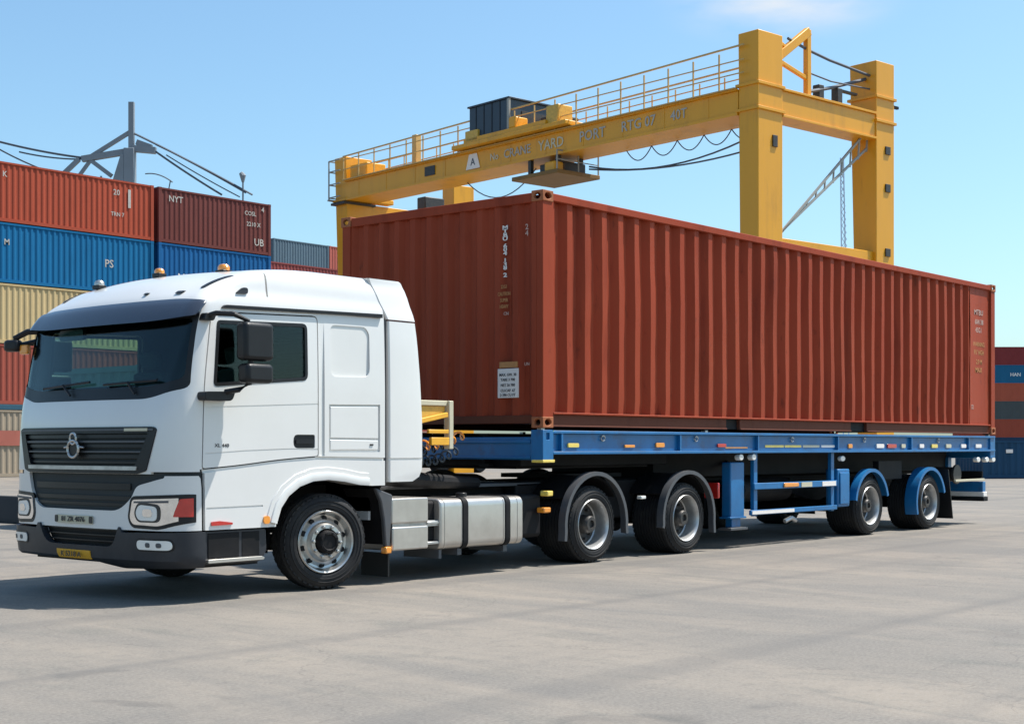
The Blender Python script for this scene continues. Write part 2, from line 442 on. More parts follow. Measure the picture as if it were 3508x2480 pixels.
def make_door(y0, y1, o0, o1, far):
    pm = patch(1.05, 2.6, -.03, .0, .2)
    d = boolean(pm, cut_v(grow(DOOR, -.006), y0, y1), 'INTERSECT')
    d = boolean(d, cut_v(WIN, y0, y1))
    HB = rpoly([(-.36, 1.31), (-.10, 1.31), (-.10, 1.435), (-.36, 1.435)], [.055, .02, .02, .055])
    if not far:
        d = boolean(d, cut_v(HB, -.1, .02))
        d = groove(d, [(-1.33, 1.66), (-.06, 1.715)], .010, .006)
        d = groove(d, [(-1.34, 1.265), (-.9, 1.29), (-.4, 1.305), (-.06, 1.30)], .010, .007)
    dr = obj('door', d, 'white', truck)
    fr = boolean(patch(1.7, 2.6, -.022, .004, .2), cut_v(grow(WIN, -.002), y0, y1), 'INTERSECT')
    fr = boolean(fr, cut_v(grow(WIN, -.032), y0, y1))
    obj('window_seal', fr, 'black', dr)
    gl = boolean(patch(1.7, 2.6, -.016, -.010, .2), cut_v(grow(WIN, -.02), y0, y1), 'INTERSECT')
    obj('window', gl, 'side', dr)
    if not far:
        hd = MB().prism(grow(HB, -.004), 'v', .010, .019)
        hd.prism(rpoly([(-.33, 1.35), (-.12, 1.35), (-.12, 1.39), (-.33, 1.39)], .015), 'v', -.004, .008)
        obj('handle', hd.mesh('handle'), 'black', dr)
        text('badge', 'XL 440', .042, 'hub', (-1.17, -.0015, 1.335), (1, 0, 0), (0, 0, 1), dr, stretch=1.25)
    return dr
make_door(-.4, .2, 0, 0, False)
make_door(CW - .2, CW + .4, 0, 0, True)

# windscreen, its black surround, visor
sb = boolean(patch(1.66, 2.56, -.03, -.002, -.45), cut_u(grow(SCREEN_BLACK, -.003), -2.6, -1.03), 'INTERSECT')
sb = boolean(sb, cut_u(SCREEN, -2.6, -.9))
obj('windscreen_frame', sb, 'black', truck)
gl = boolean(patch(1.78, 2.5, -.018, -.012, -.45), cut_u(grow(SCREEN, .006), -2.6, -1.03), 'INTERSECT')
ws = obj('windscreen', gl, 'wind', truck)
def wiper(v0, v1, z0, z1, vb):
    b = MB()
    def su(v, z, o):
        pts = section(z, o)
        best = min(pts, key=lambda p: abs(p[1] - v) + (0 if p[0] < -1.1 else 9)); return best[0]
    N = 8
    path = []
    for k in range(N + 1):
        t = k / N; v = v0 + (v1 - v0) * t; z = z0 + (z1 - z0) * t; path.append((su(v, z, .02), v, z))
    b.tube(path, .012, 6)
    vm = (v0 + v1) / 2; zm = (z0 + z1) / 2
    b.tube([(su(vb, 1.78, .02), vb, 1.78), (su(vm, zm, .045), vm, zm)], .011, 6)
    b.build('wiper', 'black', truck)
wiper(.98, .30, 1.865, 1.89, .55); wiper(1.95, 1.20, 1.855, 1.895, 1.45); 
VIS = rpoly([(.005, 2.435), (.45, 2.40), (CW - .45, 2.40), (CW - .005, 2.435), (CW - .02, 2.565), (CW - .3, 2.60), (.3, 2.60), (.02, 2.575)], [.04, .2, .2, .04, .05, .1, .1, .05])
def vis_out(z): return .012 + .07 * max(0., min(1., (2.60 - z) / .2)) ** .8
def vis_in(z): return vis_out(z) - .012
vm = boolean(patch(2.34, 2.66, vis_in, vis_out, -.9), cut_u(VIS, -2.6, -1.16), 'INTERSECT')
obj('sun_visor', vm, 'visor', truck)

# grilles
panel('grille_backing', grow(UP_GRILLE, .02), -.075, -.05, 'chassis', truck)
gr = panel('upper_grille', UP_GRILLE, -.05, .012, 'black', truck)
inner_cut = rpoly([(.47, 1.165), (CW - .47, 1.165), (CW - .33, 1.44), (.33, 1.44)], .02)
me = boolean(gr.data, cut_u(inner_cut)); gr.data = me; me.materials.clear(); me.materials.append(M['black']); smooth(me)
for (za, zb, mt, o) in ((1.36, 1.378, 'grey', .005), (1.275, 1.288, 'grey', .005), (1.40, 1.43, 'black', -.01), (1.318, 1.346, 'black', -.01), (1.225, 1.255, 'black', -.01), (1.18, 1.20, 'black', -.01)):
    panel('slat', [(.36, za), (CW - .36, za), (CW - .34, zb), (.34, zb)], -.05, o, mt, gr)
panel('chrome_strip', [(.45, 1.125), (CW - .45, 1.125), (CW - .44, 1.158), (.44, 1.158)], .012, .022, 'steel', gr)
panel('chrome_strip', [(.27, 1.462), (CW - .27, 1.462), (CW - .265, 1.478), (.265, 1.478)], .012, .02, 'grey', gr)
panel('nameplate', [(.33, 1.458), (.60, 1.458), (.60, 1.482), (.33, 1.482)], .02, .026, 'cream', gr)
eb = MB()
ring = []
for k in range(33):
    a = 2 * math.pi * k / 32; rr = .082
    ring.append((-1.80, CW / 2 + rr * math.sin(a), 1.305 + rr * math.cos(a) * .9))
eb.tube(ring, .013, 8, False)
ring = [( -1.80, CW / 2 + .046 * math.sin(2 * math.pi * k / 24), 1.395 + .048 * math.cos(2 * math.pi * k / 24)) for k in range(25)]
eb.tube(ring, .011, 8, False)
eb.tube([(-1.79, CW / 2 - .15, 1.318), (-1.80, CW / 2 - .078, 1.325)], .008, 6); eb.tube([(-1.79, CW / 2 + .15, 1.318), (-1.80, CW / 2 + .078, 1.325)], .008, 6)
MB().prism([(CW / 2 + .07 * math.sin(k * math.pi / 12), 1.305 + .064 * math.cos(k * math.pi / 12)) for k in range(24)], 'u', -1.795, -1.77).build('emblem_disc', 'black', gr)
eb.build('emblem', 'chrome', gr)
lg = panel('lower_grille', grow(LOW_GRILLE, .02), -.10, -.075, 'chassis', truck)
rimb = boolean(patch(.72, 1.14, -.06, .004), cut_u(LOW_GRILLE), 'INTERSECT'); rimb = boolean(rimb, cut_u(grow(LOW_GRILLE, -.028)))
obj('grille_rim', rimb, 'black', lg)
for za, zb in ((.955, 1.01), (.865, .90), (.815, .84)):
    panel('slat', [(.56, za), (CW - .54, za), (CW - .54, zb), (.56, zb)], -.07, -.02, 'black', lg)
# black bumper
BUMP = rpoly([(-.05, .30), (.75, .272), (1.05, .335), (CW + .05, .335), (CW + .05, .60), (1.93, .592), (1.90, .64), (.66, .64), (.62, .592), (-.05, .605)], [0, .05, .1, 0, 0, .01, .01, .01, .01, 0])
bp = panel('bumper', BUMP, -.05, .022, 'bumper', truck, rng=(-2.6, -1.36))
MOUTH = rpoly([(.74, .465), (1.75, .465), (1.87, .645), (.66, .645)], [.08, .12, .01, .01])
me = boolean(bp.data, cut_u(MOUTH)); bp.data = me; me.materials.clear(); me.materials.append(M['bumper']); smooth(me)
panel('bumper_intake', grow(MOUTH, .01), -.09, -.06, 'chassis', bp)
for za in (.50, .55, .60):
    panel('intake_slat', [(.70, za), (1.84, za), (1.84, za + .012), (.70, za + .012)], -.07, -.03, 'black', bp)
for far in (0, 1):
    X = (lambda p: [(CW - a, b) for a, b in p][::-1]) if far else (lambda p: p)
    fo = rpoly([(.085, .455), (.43, .455), (.43, .535), (.085, .535)], .04)
    f = panel('fog_lamp', X(grow(fo, .015)), .0, .026, 'black', bp)
    panel('fog_lens', X(fo), .026, .032, 'lamp', f)
    panel('fog_bulb', X(rpoly([(.16, .475), (.21, .475), (.21, .515), (.16, .515)], .018)), .032, .036, 'grey', f)
    panel('fog_bulb', X(rpoly([(.28, .475), (.33, .475), (.33, .515), (.28, .515)], .018)), .032, .036, 'grey', f)
    # headlamp wraps round the corner
    HL = rpoly([(.01, .655 + .06), (.20, .655), (.50, .665), (.535, .72), (.505, .875), (.01, .895)], [.02, .05, .04, .03, .03, .01])
    h = panel('headlight', X(grow(HL, .03)), -.02, .004, 'black', truck, rng=(-2.6, -1.44))
    panel('reflector', X(HL), .004, .010, 'lens', h, rng=(-2.6, -1.58))
    panel('bezel', X(rpoly([(.18, .685), (.44, .685), (.485, .76), (.44, .855), (.18, .84)], .06)), .008, .0125, 'hub', h)
    pl = rpoly([(.215, .70), (.42, .70), (.46, .76), (.42, .835), (.215, .82)], .04)
    panel('projector', X(pl), .010, .018, 'lamp', h)
    pl = rpoly([(.26, .735), (.37, .735), (.37, .80), (.26, .80)], .03)
    panel('bulb', X(pl), .018, .024, 'lens', h)
    panel('lamp_bar', X([(.12, .853), (.48, .846), (.48, .862), (.12, .872)]), .010, .016, 'grey', h)
    panel('indicator', X(rpoly([(-.01, .735), (.088, .735), (.05, .885), (-.01, .893)], .01)), .006, .016, 'red', h, rng=(-1.63, -1.47))
# plates
npl = panel('number_plate', rpoly([(1.02, .652), (1.58, .652), (1.58, .722), (1.02, .722)], .008), .004, .014, 'cream', truck)
for a in (1.015, 1.545): panel('plate_clip', rpoly([(a, .657), (a + .045, .657), (a + .045, .717), (a, .717)], .012), .014, .02, 'hub', npl)
text('plate_lettering', '81 ZR 4076', .062, 'ink', (-1.785, 1.30, .687), (0, -1, 0), (0, 0, 1), npl, stretch=1.2)
yp = panel('yellow_plate', rpoly([(1.05, .342), (1.56, .342), (1.56, .42), (1.05, .42)], .01), .022, .032, 'yplate', truck)
text('plate_lettering', 'K 5218 A', .066, 'hub', (-1.802, 1.305, .381), (0, -1, 0), (0, 0, 1), yp, stretch=1.2)

# side lower panel trim, step, lamps
st = MB(); st.prism(rpoly([(-1.36, .315), (-.71, .315), (-.645, .40), (-.655, .605), (-1.36, .605)], [.02, .05, .06, .03, .0]), 'v', .03, .36)
stp = st.build('step_box', 'bumper', truck, .008)
MB().prism([(-1.30, .37), (-.96, .37), (-.96, .585), (-1.30, .585)], 'v', .022, .04).prism([(-.93, .37), (-.73, .37), (-.73, .585), (-.93, .585)], 'v', .026, .04).build_each('step_well', 'chassis', stp, .006)
MB().prism(rpoly([(-1.34, .335), (-.735, .335), (-.72, .352), (-.75, .366), (-1.34, .366)], .008), 'v', -.035, .05).build('step_tread', 'alu', stp, .004)
MB().box(-1.45, -.65, .15, CW - .15, .285, .305).build('belly_pan', 'chassis', truck)
lb = MB().prism(rpoly([(-1.29, .652), (-1.06, .655), (-1.06, .672), (-1.20, .69), (-1.29, .685)], .008), 'v', -.012, .002)
lb.build('side_reflector', 'red', truck)
MB().prism(rpoly([(-.715, .645), (-.645, .645), (-.645, .715), (-.715, .715)], .03), 'v', -.016, .002).build('side_lamp', 'amber', truck)
# wheel-arch lip
lip = MB()
A = [(-.57, .64), (-.565, .66), (-.52, .78), (-.43, .885), (-.30, .965), (-.14, 1.01), (.05, 1.02), (.25, 1.0), (.45, .965), (.57, .957)]
def offs(A, d):
    out = []
    for i, p in enumerate(A):
        a = Vector(A[max(0, i - 1)]); b = Vector(A[min(len(A) - 1, i + 1)]); t = (b - a).normalized(); out.append((p[0] - t.y * d, p[1] + t.x * d))
    return out
def lip_at(y, s):
    b = MB(); steps = [(0.0, .0), (.0, -.022), (.035, -.03), (.07, -.022), (.075, -.010), (.115, -.010), (.12, .0)]
    rows = [[(p[0], y + s * w, p[1]) for p in offs(A, d)] for d, w in steps]
    rows.append([(p[0], y + s * .20, p[1]) for p in offs(A, 0)]); rows.insert(0, rows.pop())
    n = len(A); vs = [v for r_ in rows for v in r_]; fs = []
    for i in range(len(rows) - 1):
        for k in range(n - 1): fs.append((i * n + k, i * n + k + 1, (i + 1) * n + k + 1, (i + 1) * n + k))
    return b.add(vs, fs)
lip_at(0, 1).build('wheel_arch', 'white', truck, ang=40); lip_at(CW, -1).build('wheel_arch', 'white', truck, ang=40)
wl = MB()
cs = [(-.62 + 0.0, .35)] + A[1:] + [(.78, .95), (.80, .90)]
for y in (.05,):
    vs = [(p[0], .05, p[1] + .03) for p in cs] + [(p[0], .75, p[1] + .03) for p in cs]; n = len(cs)
    wl.add(vs, [(i, i + 1, n + i + 1, n + i) for i in range(n - 1)])
    vs = [(p[0], CW - .05, p[1] + .03) for p in cs] + [(p[0], CW - .75, p[1] + .03) for p in cs]
    wl.add(vs, [(i, i + 1, n + i + 1, n + i) for i in range(n - 1)])
wl.build_each('wheel_housing', 'chassis', truck)
# drip rail, roof details
MB().prism(rpoly([(-1.17, 2.515), (-1.14, 2.545), (.76, 2.592), (.76, 2.555), (.3, 2.552)], [.01, .02, .0, .0, .1]), 'v', -.012, .045).build('drip_rail', 'black', truck, .004)
def onroof(name, outline, m, parent=truck, o1=.02, rng=(-2.2, -.8)):
    return panel(name, outline, -.004, o1, m, parent, rng=rng, ur=-.2)
onroof('marker_slot', rpoly([(.19, 2.70), (.24, 2.70), (.21, 2.83), (.16, 2.83)], .02), 'black', o1=.014, rng=(-1.6, -.6))
onroof('marker_slot', rpoly([(CW - .24, 2.70), (CW - .19, 2.70), (CW - .16, 2.83), (CW - .21, 2.83)], .02), 'black', o1=.014, rng=(-1.6, -.6))
onroof('marker_lamp', rpoly([(.36, 2.655), (.44, 2.655), (.44, 2.68), (.36, 2.68)], .01), 'black')
onroof('marker_lamp', rpoly([(.80, 2.665), (.85, 2.665), (.85, 2.685), (.80, 2.685)], .01), 'black')
pm = boolean(patch(2.55, 2.80, -.005, .015, .2), cut_v(rpoly([(-1.0, 2.655), (-.86, 2.66), (-.85, 2.715), (-.91, 2.715)], .025), -.3, .3), 'INTERSECT')
obj('side_marker', pm, 'black', truck)
def beacon(x, y, z, r, m):
    b = MB(); n = 14
    prof2 = [(0, r * .8), (.3 * r, r), (1.0 * r, r), (1.5 * r, r * .75), (1.75 * r, .02 * r)]
    vs = []; fs = []
    for (h, q) in prof2:
        for k in range(n): vs.append((x + q * 1.2 * math.cos(2 * math.pi * k / n), y + q * 1.5 * math.sin(2 * math.pi * k / n), z + h))
    for i in range(len(prof2) - 1):
        for k in range(n): fs.append((i * n + k, i * n + (k + 1) % n, (i + 1) * n + (k + 1) % n, (i + 1) * n + k))
    b.add(vs, fs); o = b.build('roof_lamp', m, truck)
    MB().box(x - r * 1.3, x + r * 1.3, y - r * 1.4, y + r * 1.4, z - .03, z + .012).build('lamp_base', 'black', o, .006)
beacon(-.80, 1.38, 2.935, .036, 'amber'); beacon(-.62, .66, 2.925, .042, 'amber'); beacon(-1.02, 2.02, 2.85, .036, 'alu')
# air deflectors behind the cab
def defl(y, s):
    zs = [.985, 1.03, 1.1, 1.2, 1.6, 2.0, 2.27, 2.40, 2.535]
    ur = [1.22, 1.31, 1.35, 1.355, 1.352, 1.325, 1.30, 1.285, 1.265]
    zs2 = [2.55, 2.62, 2.70, 2.78, 2.845, 2.885, 2.91, 2.925, 2.935]
    ur2 = [1.262, 1.245, 1.222, 1.197, 1.175, 1.155, 1.14, 1.125, 1.10]
    for nm, Z, U in (('side_deflector', zs, ur), ('roof_deflector', zs2, ur2)):
        rows = []; b = MB()
        for z, u in zip(Z, U):
            top = nm == 'roof_deflector'
            i = min(prof(z)[3], .085) - (.006 if top else 0)
            us = .862 if not top else .845 - .20 * max(0, (z - 2.55) / .40)
            rows.append([(us, y + s * (i + .012), z), (us + .012, y + s * i, z), (u - .09, y + s * i, z), (u - .03, y + s * (i + .008), z), (u - .005, y + s * (i + .03), z), (u, y + s * (i + .06), z), (u - .03, y + s * (i + .09), z), (us, y + s * (i + .11), z)])
        n = 8; vs = [v for r_ in rows for v in r_]; fs = []
        for i in range(len(rows) - 1):
            for k in range(n): fs.append((i * n + k, i * n + (k + 1) % n, (i + 1) * n + (k + 1) % n, (i + 1) * n + k))
        fs += [tuple(range(n)), tuple((len(rows) - 1) * n + k for k in range(n))]
        d = b.add(vs, fs).mesh(nm)
        if nm == 'side_deflector' and s > 0:
            d = groove(d, [(.80, 1.205), (1.33, 1.205)], .02, .014); 
        obj(nm, d, 'white', truck, 0)
defl(0, 1); defl(CW, -1)
MB().add([(.80, .45, 2.955), (.80, CW - .45, 2.955), (.95, CW - .45, 2.945), (.95, .45, 2.945), (.80, .45, 2.97), (.80, CW - .45, 2.97), (.95, CW - .45, 2.962), (.95, .45, 2.962)],
         [(0, 3, 2, 1), (4, 5, 6, 7), (0, 1, 5, 4), (1, 2, 6, 5), (2, 3, 7, 6), (3, 0, 4, 7)]).build('roof_cap', 'white', truck)
# rubber gap strip between cab and deflector
MB().prism([(.797, .98), (.87, .98), (.87, 2.62), (.797, 2.62)], 'v', .045, .12).prism([(.797, 2.62), (.87, 2.62), (.87, 2.90), (.797, 2.90)], 'v', .13, .20).prism([(.797, .98), (.87, .98), (.87, 2.90), (.797, 2.90)], 'v', CW - .2, CW - .12).build_each('gap_seal', 'grey', truck)

# mirrors
mir = MB()
def rbox(x0, x1, y0, y1, z0, z1, r=.03):
    return rpoly([(x0, z0), (x1, z0), (x1, z1), (x0, z1)], r), y0, y1
o_, a_, b_ = rbox(-1.165, -.845, -.31, -.17, 2.06, 2.385, .05); mir.prism(o_, 'v', a_, b_)
o_, a_, b_ = rbox(-1.15, -.855, -.32, -.17, 1.865, 2.035, .05); mir.prism(o_, 'v', a_, b_)
mirror = mir.build('mirror', 'black', truck, .035, seg=3)
arm = MB(); arm.tube([(-1.345, .0, 2.43), (-1.31, -.10, 2.455), (-1.20, -.2, 2.45), (-1.08, -.23, 2.40), (-1.05, -.24, 2.05), (-1.07, -.24, 1.86), (-1.14, -.19, 1.81), (-1.20, -.08, 1.79)], .024, 8)
arm.build('mirror_arm', 'black', mirror)
MB().prism(rpoly([(-1.425, 1.715), (-1.13, 1.715), (-1.10, 1.80), (-1.24, 1.795), (-1.425, 1.79)], [.03, .04, .02, .02, .03]), 'v', -.10, .015).build('mirror_mount', 'black', mirror, .015)
MB().prism(rpoly([(-1.40, 2.395), (-1.29, 2.395), (-1.26, 2.46), (-1.37, 2.46)], .02), 'v', -.05, .03).build('mirror_mount', 'black', mirror, .01)
fm = MB(); fm.prism(rpoly([(-1.165, 2.06), (-.845, 2.06), (-.845, 2.385), (-1.165, 2.385)], .05), 'v', CW + .17, CW + .31); fm.prism(rpoly([(-1.15, 1.865), (-.855, 1.865), (-.855, 2.035), (-1.15, 2.035)], .05), 'v', CW + .17, CW + .32)
fmirror = fm.build('mirror', 'black', truck, .035, seg=3)
MB().tube([(-1.30, CW, 2.43), (-1.25, CW + .12, 2.45), (-1.08, CW + .23, 2.40), (-1.05, CW + .24, 2.05), (-1.07, CW + .24, 1.86), (-1.2, CW + .05, 1.79)], .024, 8).build('mirror_arm', 'black', fmirror)
# ramp mirror on the far front corner
rm = MB(); rm.tube([(-1.33, CW - .10, 2.43), (-1.45, CW + .02, 2.42), (-1.52, CW + .12, 2.36), (-1.50, CW + .14, 2.30)], .03, 8)
rm.tube([(-1.36, CW - .05, 2.34), (-1.47, CW + .06, 2.30), (-1.52, CW + .15, 2.27)], .025, 8)
rmo = rm.build('ramp_mirror', 'black', truck)
MB().frame((-1.53, CW + .14, 2.29), (.9, .3, 0), (-.3, .9, 0), (0, 0, 1), -.05, .05, -.09, .09, -.06, .055).build('mirror_head', 'black', rmo, .03)
MB().frame((-1.47, CW + .03, 2.275), (.9, .3, 0), (-.3, .9, 0), (0, 0, 1), -.03, .03, -.05, .05, -.07, .02).build('mirror_lamp', 'amber', rmo, .012)
MB().prism(rpoly([(-1.46, 1.10), (-1.34, 1.10), (-1.34, 1.50), (-1.46, 1.50)], .05), 'v', CW + .0, CW + .12).build('corner_vane', 'black', truck, .03)

# interior
MB().prism(rpoly([(-1.62, 1.45), (-1.05, 1.45), (-1.02, 1.62), (-1.20, 1.72), (-1.58, 1.765)], .04), 'v', .42, CW - .42).build('dashboard', 'inside', truck)
sw = MB(); sw.tube([(-1.02 + .18 * math.cos(2 * math.pi * k / 24) * .55, .62 + .20 * math.sin(2 * math.pi * k / 24), 1.78 + .18 * math.cos(2 * math.pi * k / 24) * -.75) for k in range(25)], .016, 6, False)
sw.tube([(-1.02, .62, 1.78), (-1.18, .62, 1.60)], .03, 6); sw.bar((-1.02, .44, 1.78), (-1.02, .80, 1.78), .03, .02)
sw.build('steering_wheel', 'black', truck)
for y in (.42, 1.72):
    s = MB(); s.box(-.85, -.30, y, y + .46, 1.28, 1.48); s.frame((-.34, y, 1.45), (.97, 0, .24), (0, 1, 0), (-.24, 0, .97), -.06, .06, 0, .46, 0, .62); s.frame((-.46, y + .1, 2.08), (.97, 0, .24), (0, 1, 0), (-.24, 0, .97), -.05, .05, 0, .26, 0, .17)
    s.build('seat', 'seat', truck, .04, seg=3)
MB().prism(rpoly([(1.60, 2.30), (1.98, 2.30), (1.98, 2.40), (1.60, 2.40)], .04), 'u', -1.48, -1.44).build('interior_mirror', 'black', truck)

# ------------------------------------------------------------------ wheels
def wheel_parts(kind, width):
    W = width
    t = MB(); tr = [(.035, .272), (.005, .295), (.0, .335), (.012, .375), (.04, .402), (.062, .416)]
    g = []
    k = int((W - .124) / .042)
    for i in range(k):
        a = .066 + i * (W - .132) / k; w = (W - .132) / k
        g += [(a, .42), (a + w * .78, .42), (a + w * .8, .408), (a + w * .98, .408)]
    prof_ = tr + g + [(W - y, r) for y, r in tr[::-1]]
    # sidewall ribs
    t.lathe(prof_, 64)
    for k in range(2):
        t.lathe([(.006, .318 + .03 * k), (-.003, .322 + .03 * k), (-.003, .326 + .03 * k), (.006, .330 + .03 * k)], 64)
    # shoulder lugs
    for k in range(40):
        a = 2 * math.pi * k / 40
        er = Vector((math.cos(a), 0, math.sin(a))); et = Vector((-math.sin(a), 0, math.cos(a)))
        for yy in (.028, W - .06):
            t.frame(er * .392, et, Vector((0, 1, 0)), er, -.02, .02, yy, yy + .032, 0, .014)
    tm = t.mesh('tyre')
    r = MB(); 
    if kind == 'steer':
        r.lathe([(.05, .272), (.012, .278), (.004, .270), (.012, .258), (.055, .246), (.075, .235), (.08, .215), (.06, .198), (.045, .175), (.015, .160), (.0, .150), (-.003, .118), (.02, .108)], 64)
        rm_ = r.mesh('rim')
        d = MB()
        for k in range(10):
            a = 2 * math.pi * (k + .5) / 10; c = Vector((.205 * math.cos(a), .0, .205 * math.sin(a)))
            d.lathe([(.06, .0001), (.058, .022), (.075, .026)], 12, (c.x, 0, c.z))
        nb = MB()
        for k in range(10):
            a = 2 * math.pi * k / 10; c = (.134 * math.cos(a), -.001, .134 * math.sin(a))
            nb.lathe([(.01, .016), (-.022, .014), (-.026, .008), (-.026, .0001)], 8, c)
        h = MB(); h.lathe([(.03, .105), (-.035, .100), (-.055, .088), (-.06, .07), (-.05, .062), (-.05, .0001)], 32)
        for k in range(8):
            a = 2 * math.pi * k / 8; h.lathe([(-.05, .010), (-.064, .009), (-.064, .0001)], 8, (.079 * math.cos(a), -.003, .079 * math.sin(a)))
        return dict(tyre=(tm, 'rubber'), rim=(rm_, 'chrome'), **{'hand_hole' + '_' * k: (q.mesh('hand_hole'), 'chassis') for k, q in enumerate(d.pieces())}, wheel_nut=(nb.mesh('wheel_nut'), 'chrome'), hub=(h.mesh('hub'), 'chassis'))
    r.lathe([(.05, .272), (.012, .278), (.003, .272), (.010, .262), (.03, .250), (.10, .243), (.165, .235), (.178, .222), (.180, .150), (.170, .12)], 64)
    d = MB()
    d.lathe([(.174, .222), (.176, .150), (.165, .105), (.10, .100), (.055, .094), (.035, .080), (.035, .045), (.06, .04), (.06, .0001)], 40)
    for k in range(10):
        a = 2 * math.pi * k / 10; d.lathe([(.175, .015), (.14, .014), (.135, .0001)], 8, (.165 * math.cos(a), 0, .165 * math.sin(a)))
    return dict(tyre=(tm, 'rubber'), rim=(r.mesh('rim'), 'steel'), hub=(d.mesh('hub'), 'hub'))

WP = {}
def wheel(kind, width, x, y, parent, far=False, zc=.42):
    key = (kind, width)
    if key not in WP:
        WP[key] = wheel_parts(kind, width)
        for nm, (me, mt) in WP[key].items():
            me.materials.append(M[mt]); smooth(me, 30)
    e = empty('wheel', (x, y, zc), parent)
    if kind != 'steer': e.scale = (1.045, 1, 1.045); e.location.z = .439
    e.rotation_euler = (0, random.uniform(0, 6), math.pi if far else 0)
    for nm, (me, mt) in WP[key].items():
        o = bpy.data.objects.new(nm.rstrip('_'), me); link(o, e)
    return e

for fy, fr_ in ((.05, False), (CW - .05, True)):
    w_ = wheel('steer', .30, .09, fy, truck, fr_, .445); w_.scale = (1.06, 1.0, 1.06); w_.rotation_euler.z += R(-13)
for x in (4.22, 6.13):
    wheel('drive', .56, x, .06, truck); wheel('drive', .56, x, CW - .06, truck, True)

def arc_guard(cx, cz, r, y0, y1, a0, a1, th=.022, lipw=.045, ext0=0., ext1=0., parent=truck, m='grey', nm='mudguard'):
    b = MB(); pts = []
    N = 22
    for k in range(N + 1):
        a = R(a0 + (a1 - a0) * k / N); pts.append((cx + r * math.cos(a), cz + r * math.sin(a)))
    if ext0: pts.insert(0, (pts[0][0] + .01, pts[0][1] - ext0))
    if ext1: pts.append((pts[-1][0] - .01, pts[-1][1] - ext1))
    inn = offs2(pts, -th); lo = offs2(pts, -lipw)
    # shell
    n = len(pts)
    rows = [[(p[0], y0, p[1]) for p in pts], [(p[0], y1, p[1]) for p in pts], [(p[0], y1, p[1]) for p in inn], [(p[0], y0 + .02, p[1]) for p in inn], [(p[0], y0 + .02, p[1]) for p in lo], [(p[0], y0, p[1]) for p in lo]]
    vs = [v for r_ in rows for v in r_]; fs = []
    for i in range(len(rows)):
        j = (i + 1) % len(rows)
        for k in range(n - 1): fs.append((i * n + k, i * n + k + 1, j * n + k + 1, j * n + k))
    for k in (0, n - 1): fs.append(tuple(i * n + k for i in range(len(rows))))
    return b.add(vs, fs).build(nm, m, parent)
def offs2(A, d):
    out = []
    for i, p in enumerate(A):
        a = Vector(A[max(0, i - 1)]); b = Vector(A[min(len(A) - 1, i + 1)]); t = (b - a).normalized(); out.append((p[0] + t.y * d, p[1] - t.x * d))
    return out
for y0, y1 in ((.02, .115), (CW - .115, CW - .02)):
    arc_guard(4.23, .44, .60, y0, y1, -6, 186, ext0=.06, ext1=.10)
    arc_guard(6.14, .44, .59, y0, y1, -6, 186, ext0=.14, ext1=.03)
for y0, y1 in ((.115, .60), (CW - .60, CW - .115)):
    for x in (4.23, 6.14): arc_guard(x, .42, .575, y0, y1, 35, 145, lipw=.023, m='chassis')
# chassis
ch = MB()
for y in (.82, CW - .90): ch.box(.3, 6.9, y, y + .08, .62, .93)
for x in (1.2, 2.4, 3.4, 5.2, 6.7): ch.box(x, x + .12, .86, CW - .86, .66, .88)
ch.box(-1.5, .8, .8, CW - .8, .5, .95)
chs = ch.build('chassis_frame', 'chassis', truck, .006)
ax = MB()
for x in (0, 4.22, 6.13): ax.tube([(x, .3, .42), (x, CW - .3, .42)], .08, 10)
for x in (4.22, 6.13): ax.lathe([(-.17, .05), (-.12, .2), (.12, .2), (.17, .05)], 20, (x, CW / 2, .44))
ax.build_each('axle', 'chassis', chs)
fw5 = MB(); fw5.prism(rpoly([(4.55, .75), (5.75, .75), (5.9, 1.1), (5.9, CW - 1.1), (5.75, CW - .75), (4.55, CW - .75)], .1), 'z', .95, 1.0); fw5.box(4.7, 5.6, .95, CW - .95, .93, .955)
fw5.build('fifth_wheel', 'chassis', truck)
MB().box(1.35, 4.0, .62, CW - .62, .885, .915).build('catwalk', 'grey', truck)
# mudguard behind the front wheel
mgp = [(.70, .93), (.77, .80), (.81, .62), (.835, .36), (.89, .36), (.925, .86)]
mg = MB().prism(mgp, 'v', .02, .07)
MB().prism([(.72, .92), (.79, .80), (.83, .62), (.85, .38), (.88, .38), (.90, .88)], 'v', .071, .5).build('mudguard_inner', 'chassis', truck)
mgo = mg.build('mudguard', 'grey', truck, .012)
MB().box(.82, .90, .005, .08, .295, .362).build('side_lamp', 'amber', mgo, .012)
MB().box(.87, .89, .03, .40, .07, .30).build('mud_flap', 'black', mgo)
# battery boxes
bb = MB(); bb.prism(rpoly([(.915, .575), (1.43, .575), (1.43, .825), (.915, .825)], .02), 'v', .02, .55); bb.prism(rpoly([(.925, .315), (1.43, .315), (1.43, .545), (.925, .545)], .02), 'v', .02, .55)
bbo = bb.build('battery_box', 'alu', truck, .018, seg=3)
MB().box(.95, 1.68, .05, .50, .53, .59).box(1.43, 1.66, .035, .09, .552, .580).box(1.43, 1.62, .035, .09, .35, .378).build_each('bracket', 'steel', bbo, .006)
MB().box(1.44, 1.62, .10, .5, .36, .78).build('air_valve', 'chassis', truck, .03)
MB().box(3.5, 6.8, .62, .80, .45, .92).build('frame_box', 'chassis', chs, .02)
MB().box(1.5, 3.3, CW - .62, CW - .05, .30, .80).build('far_tank', 'chassis', truck, .06)
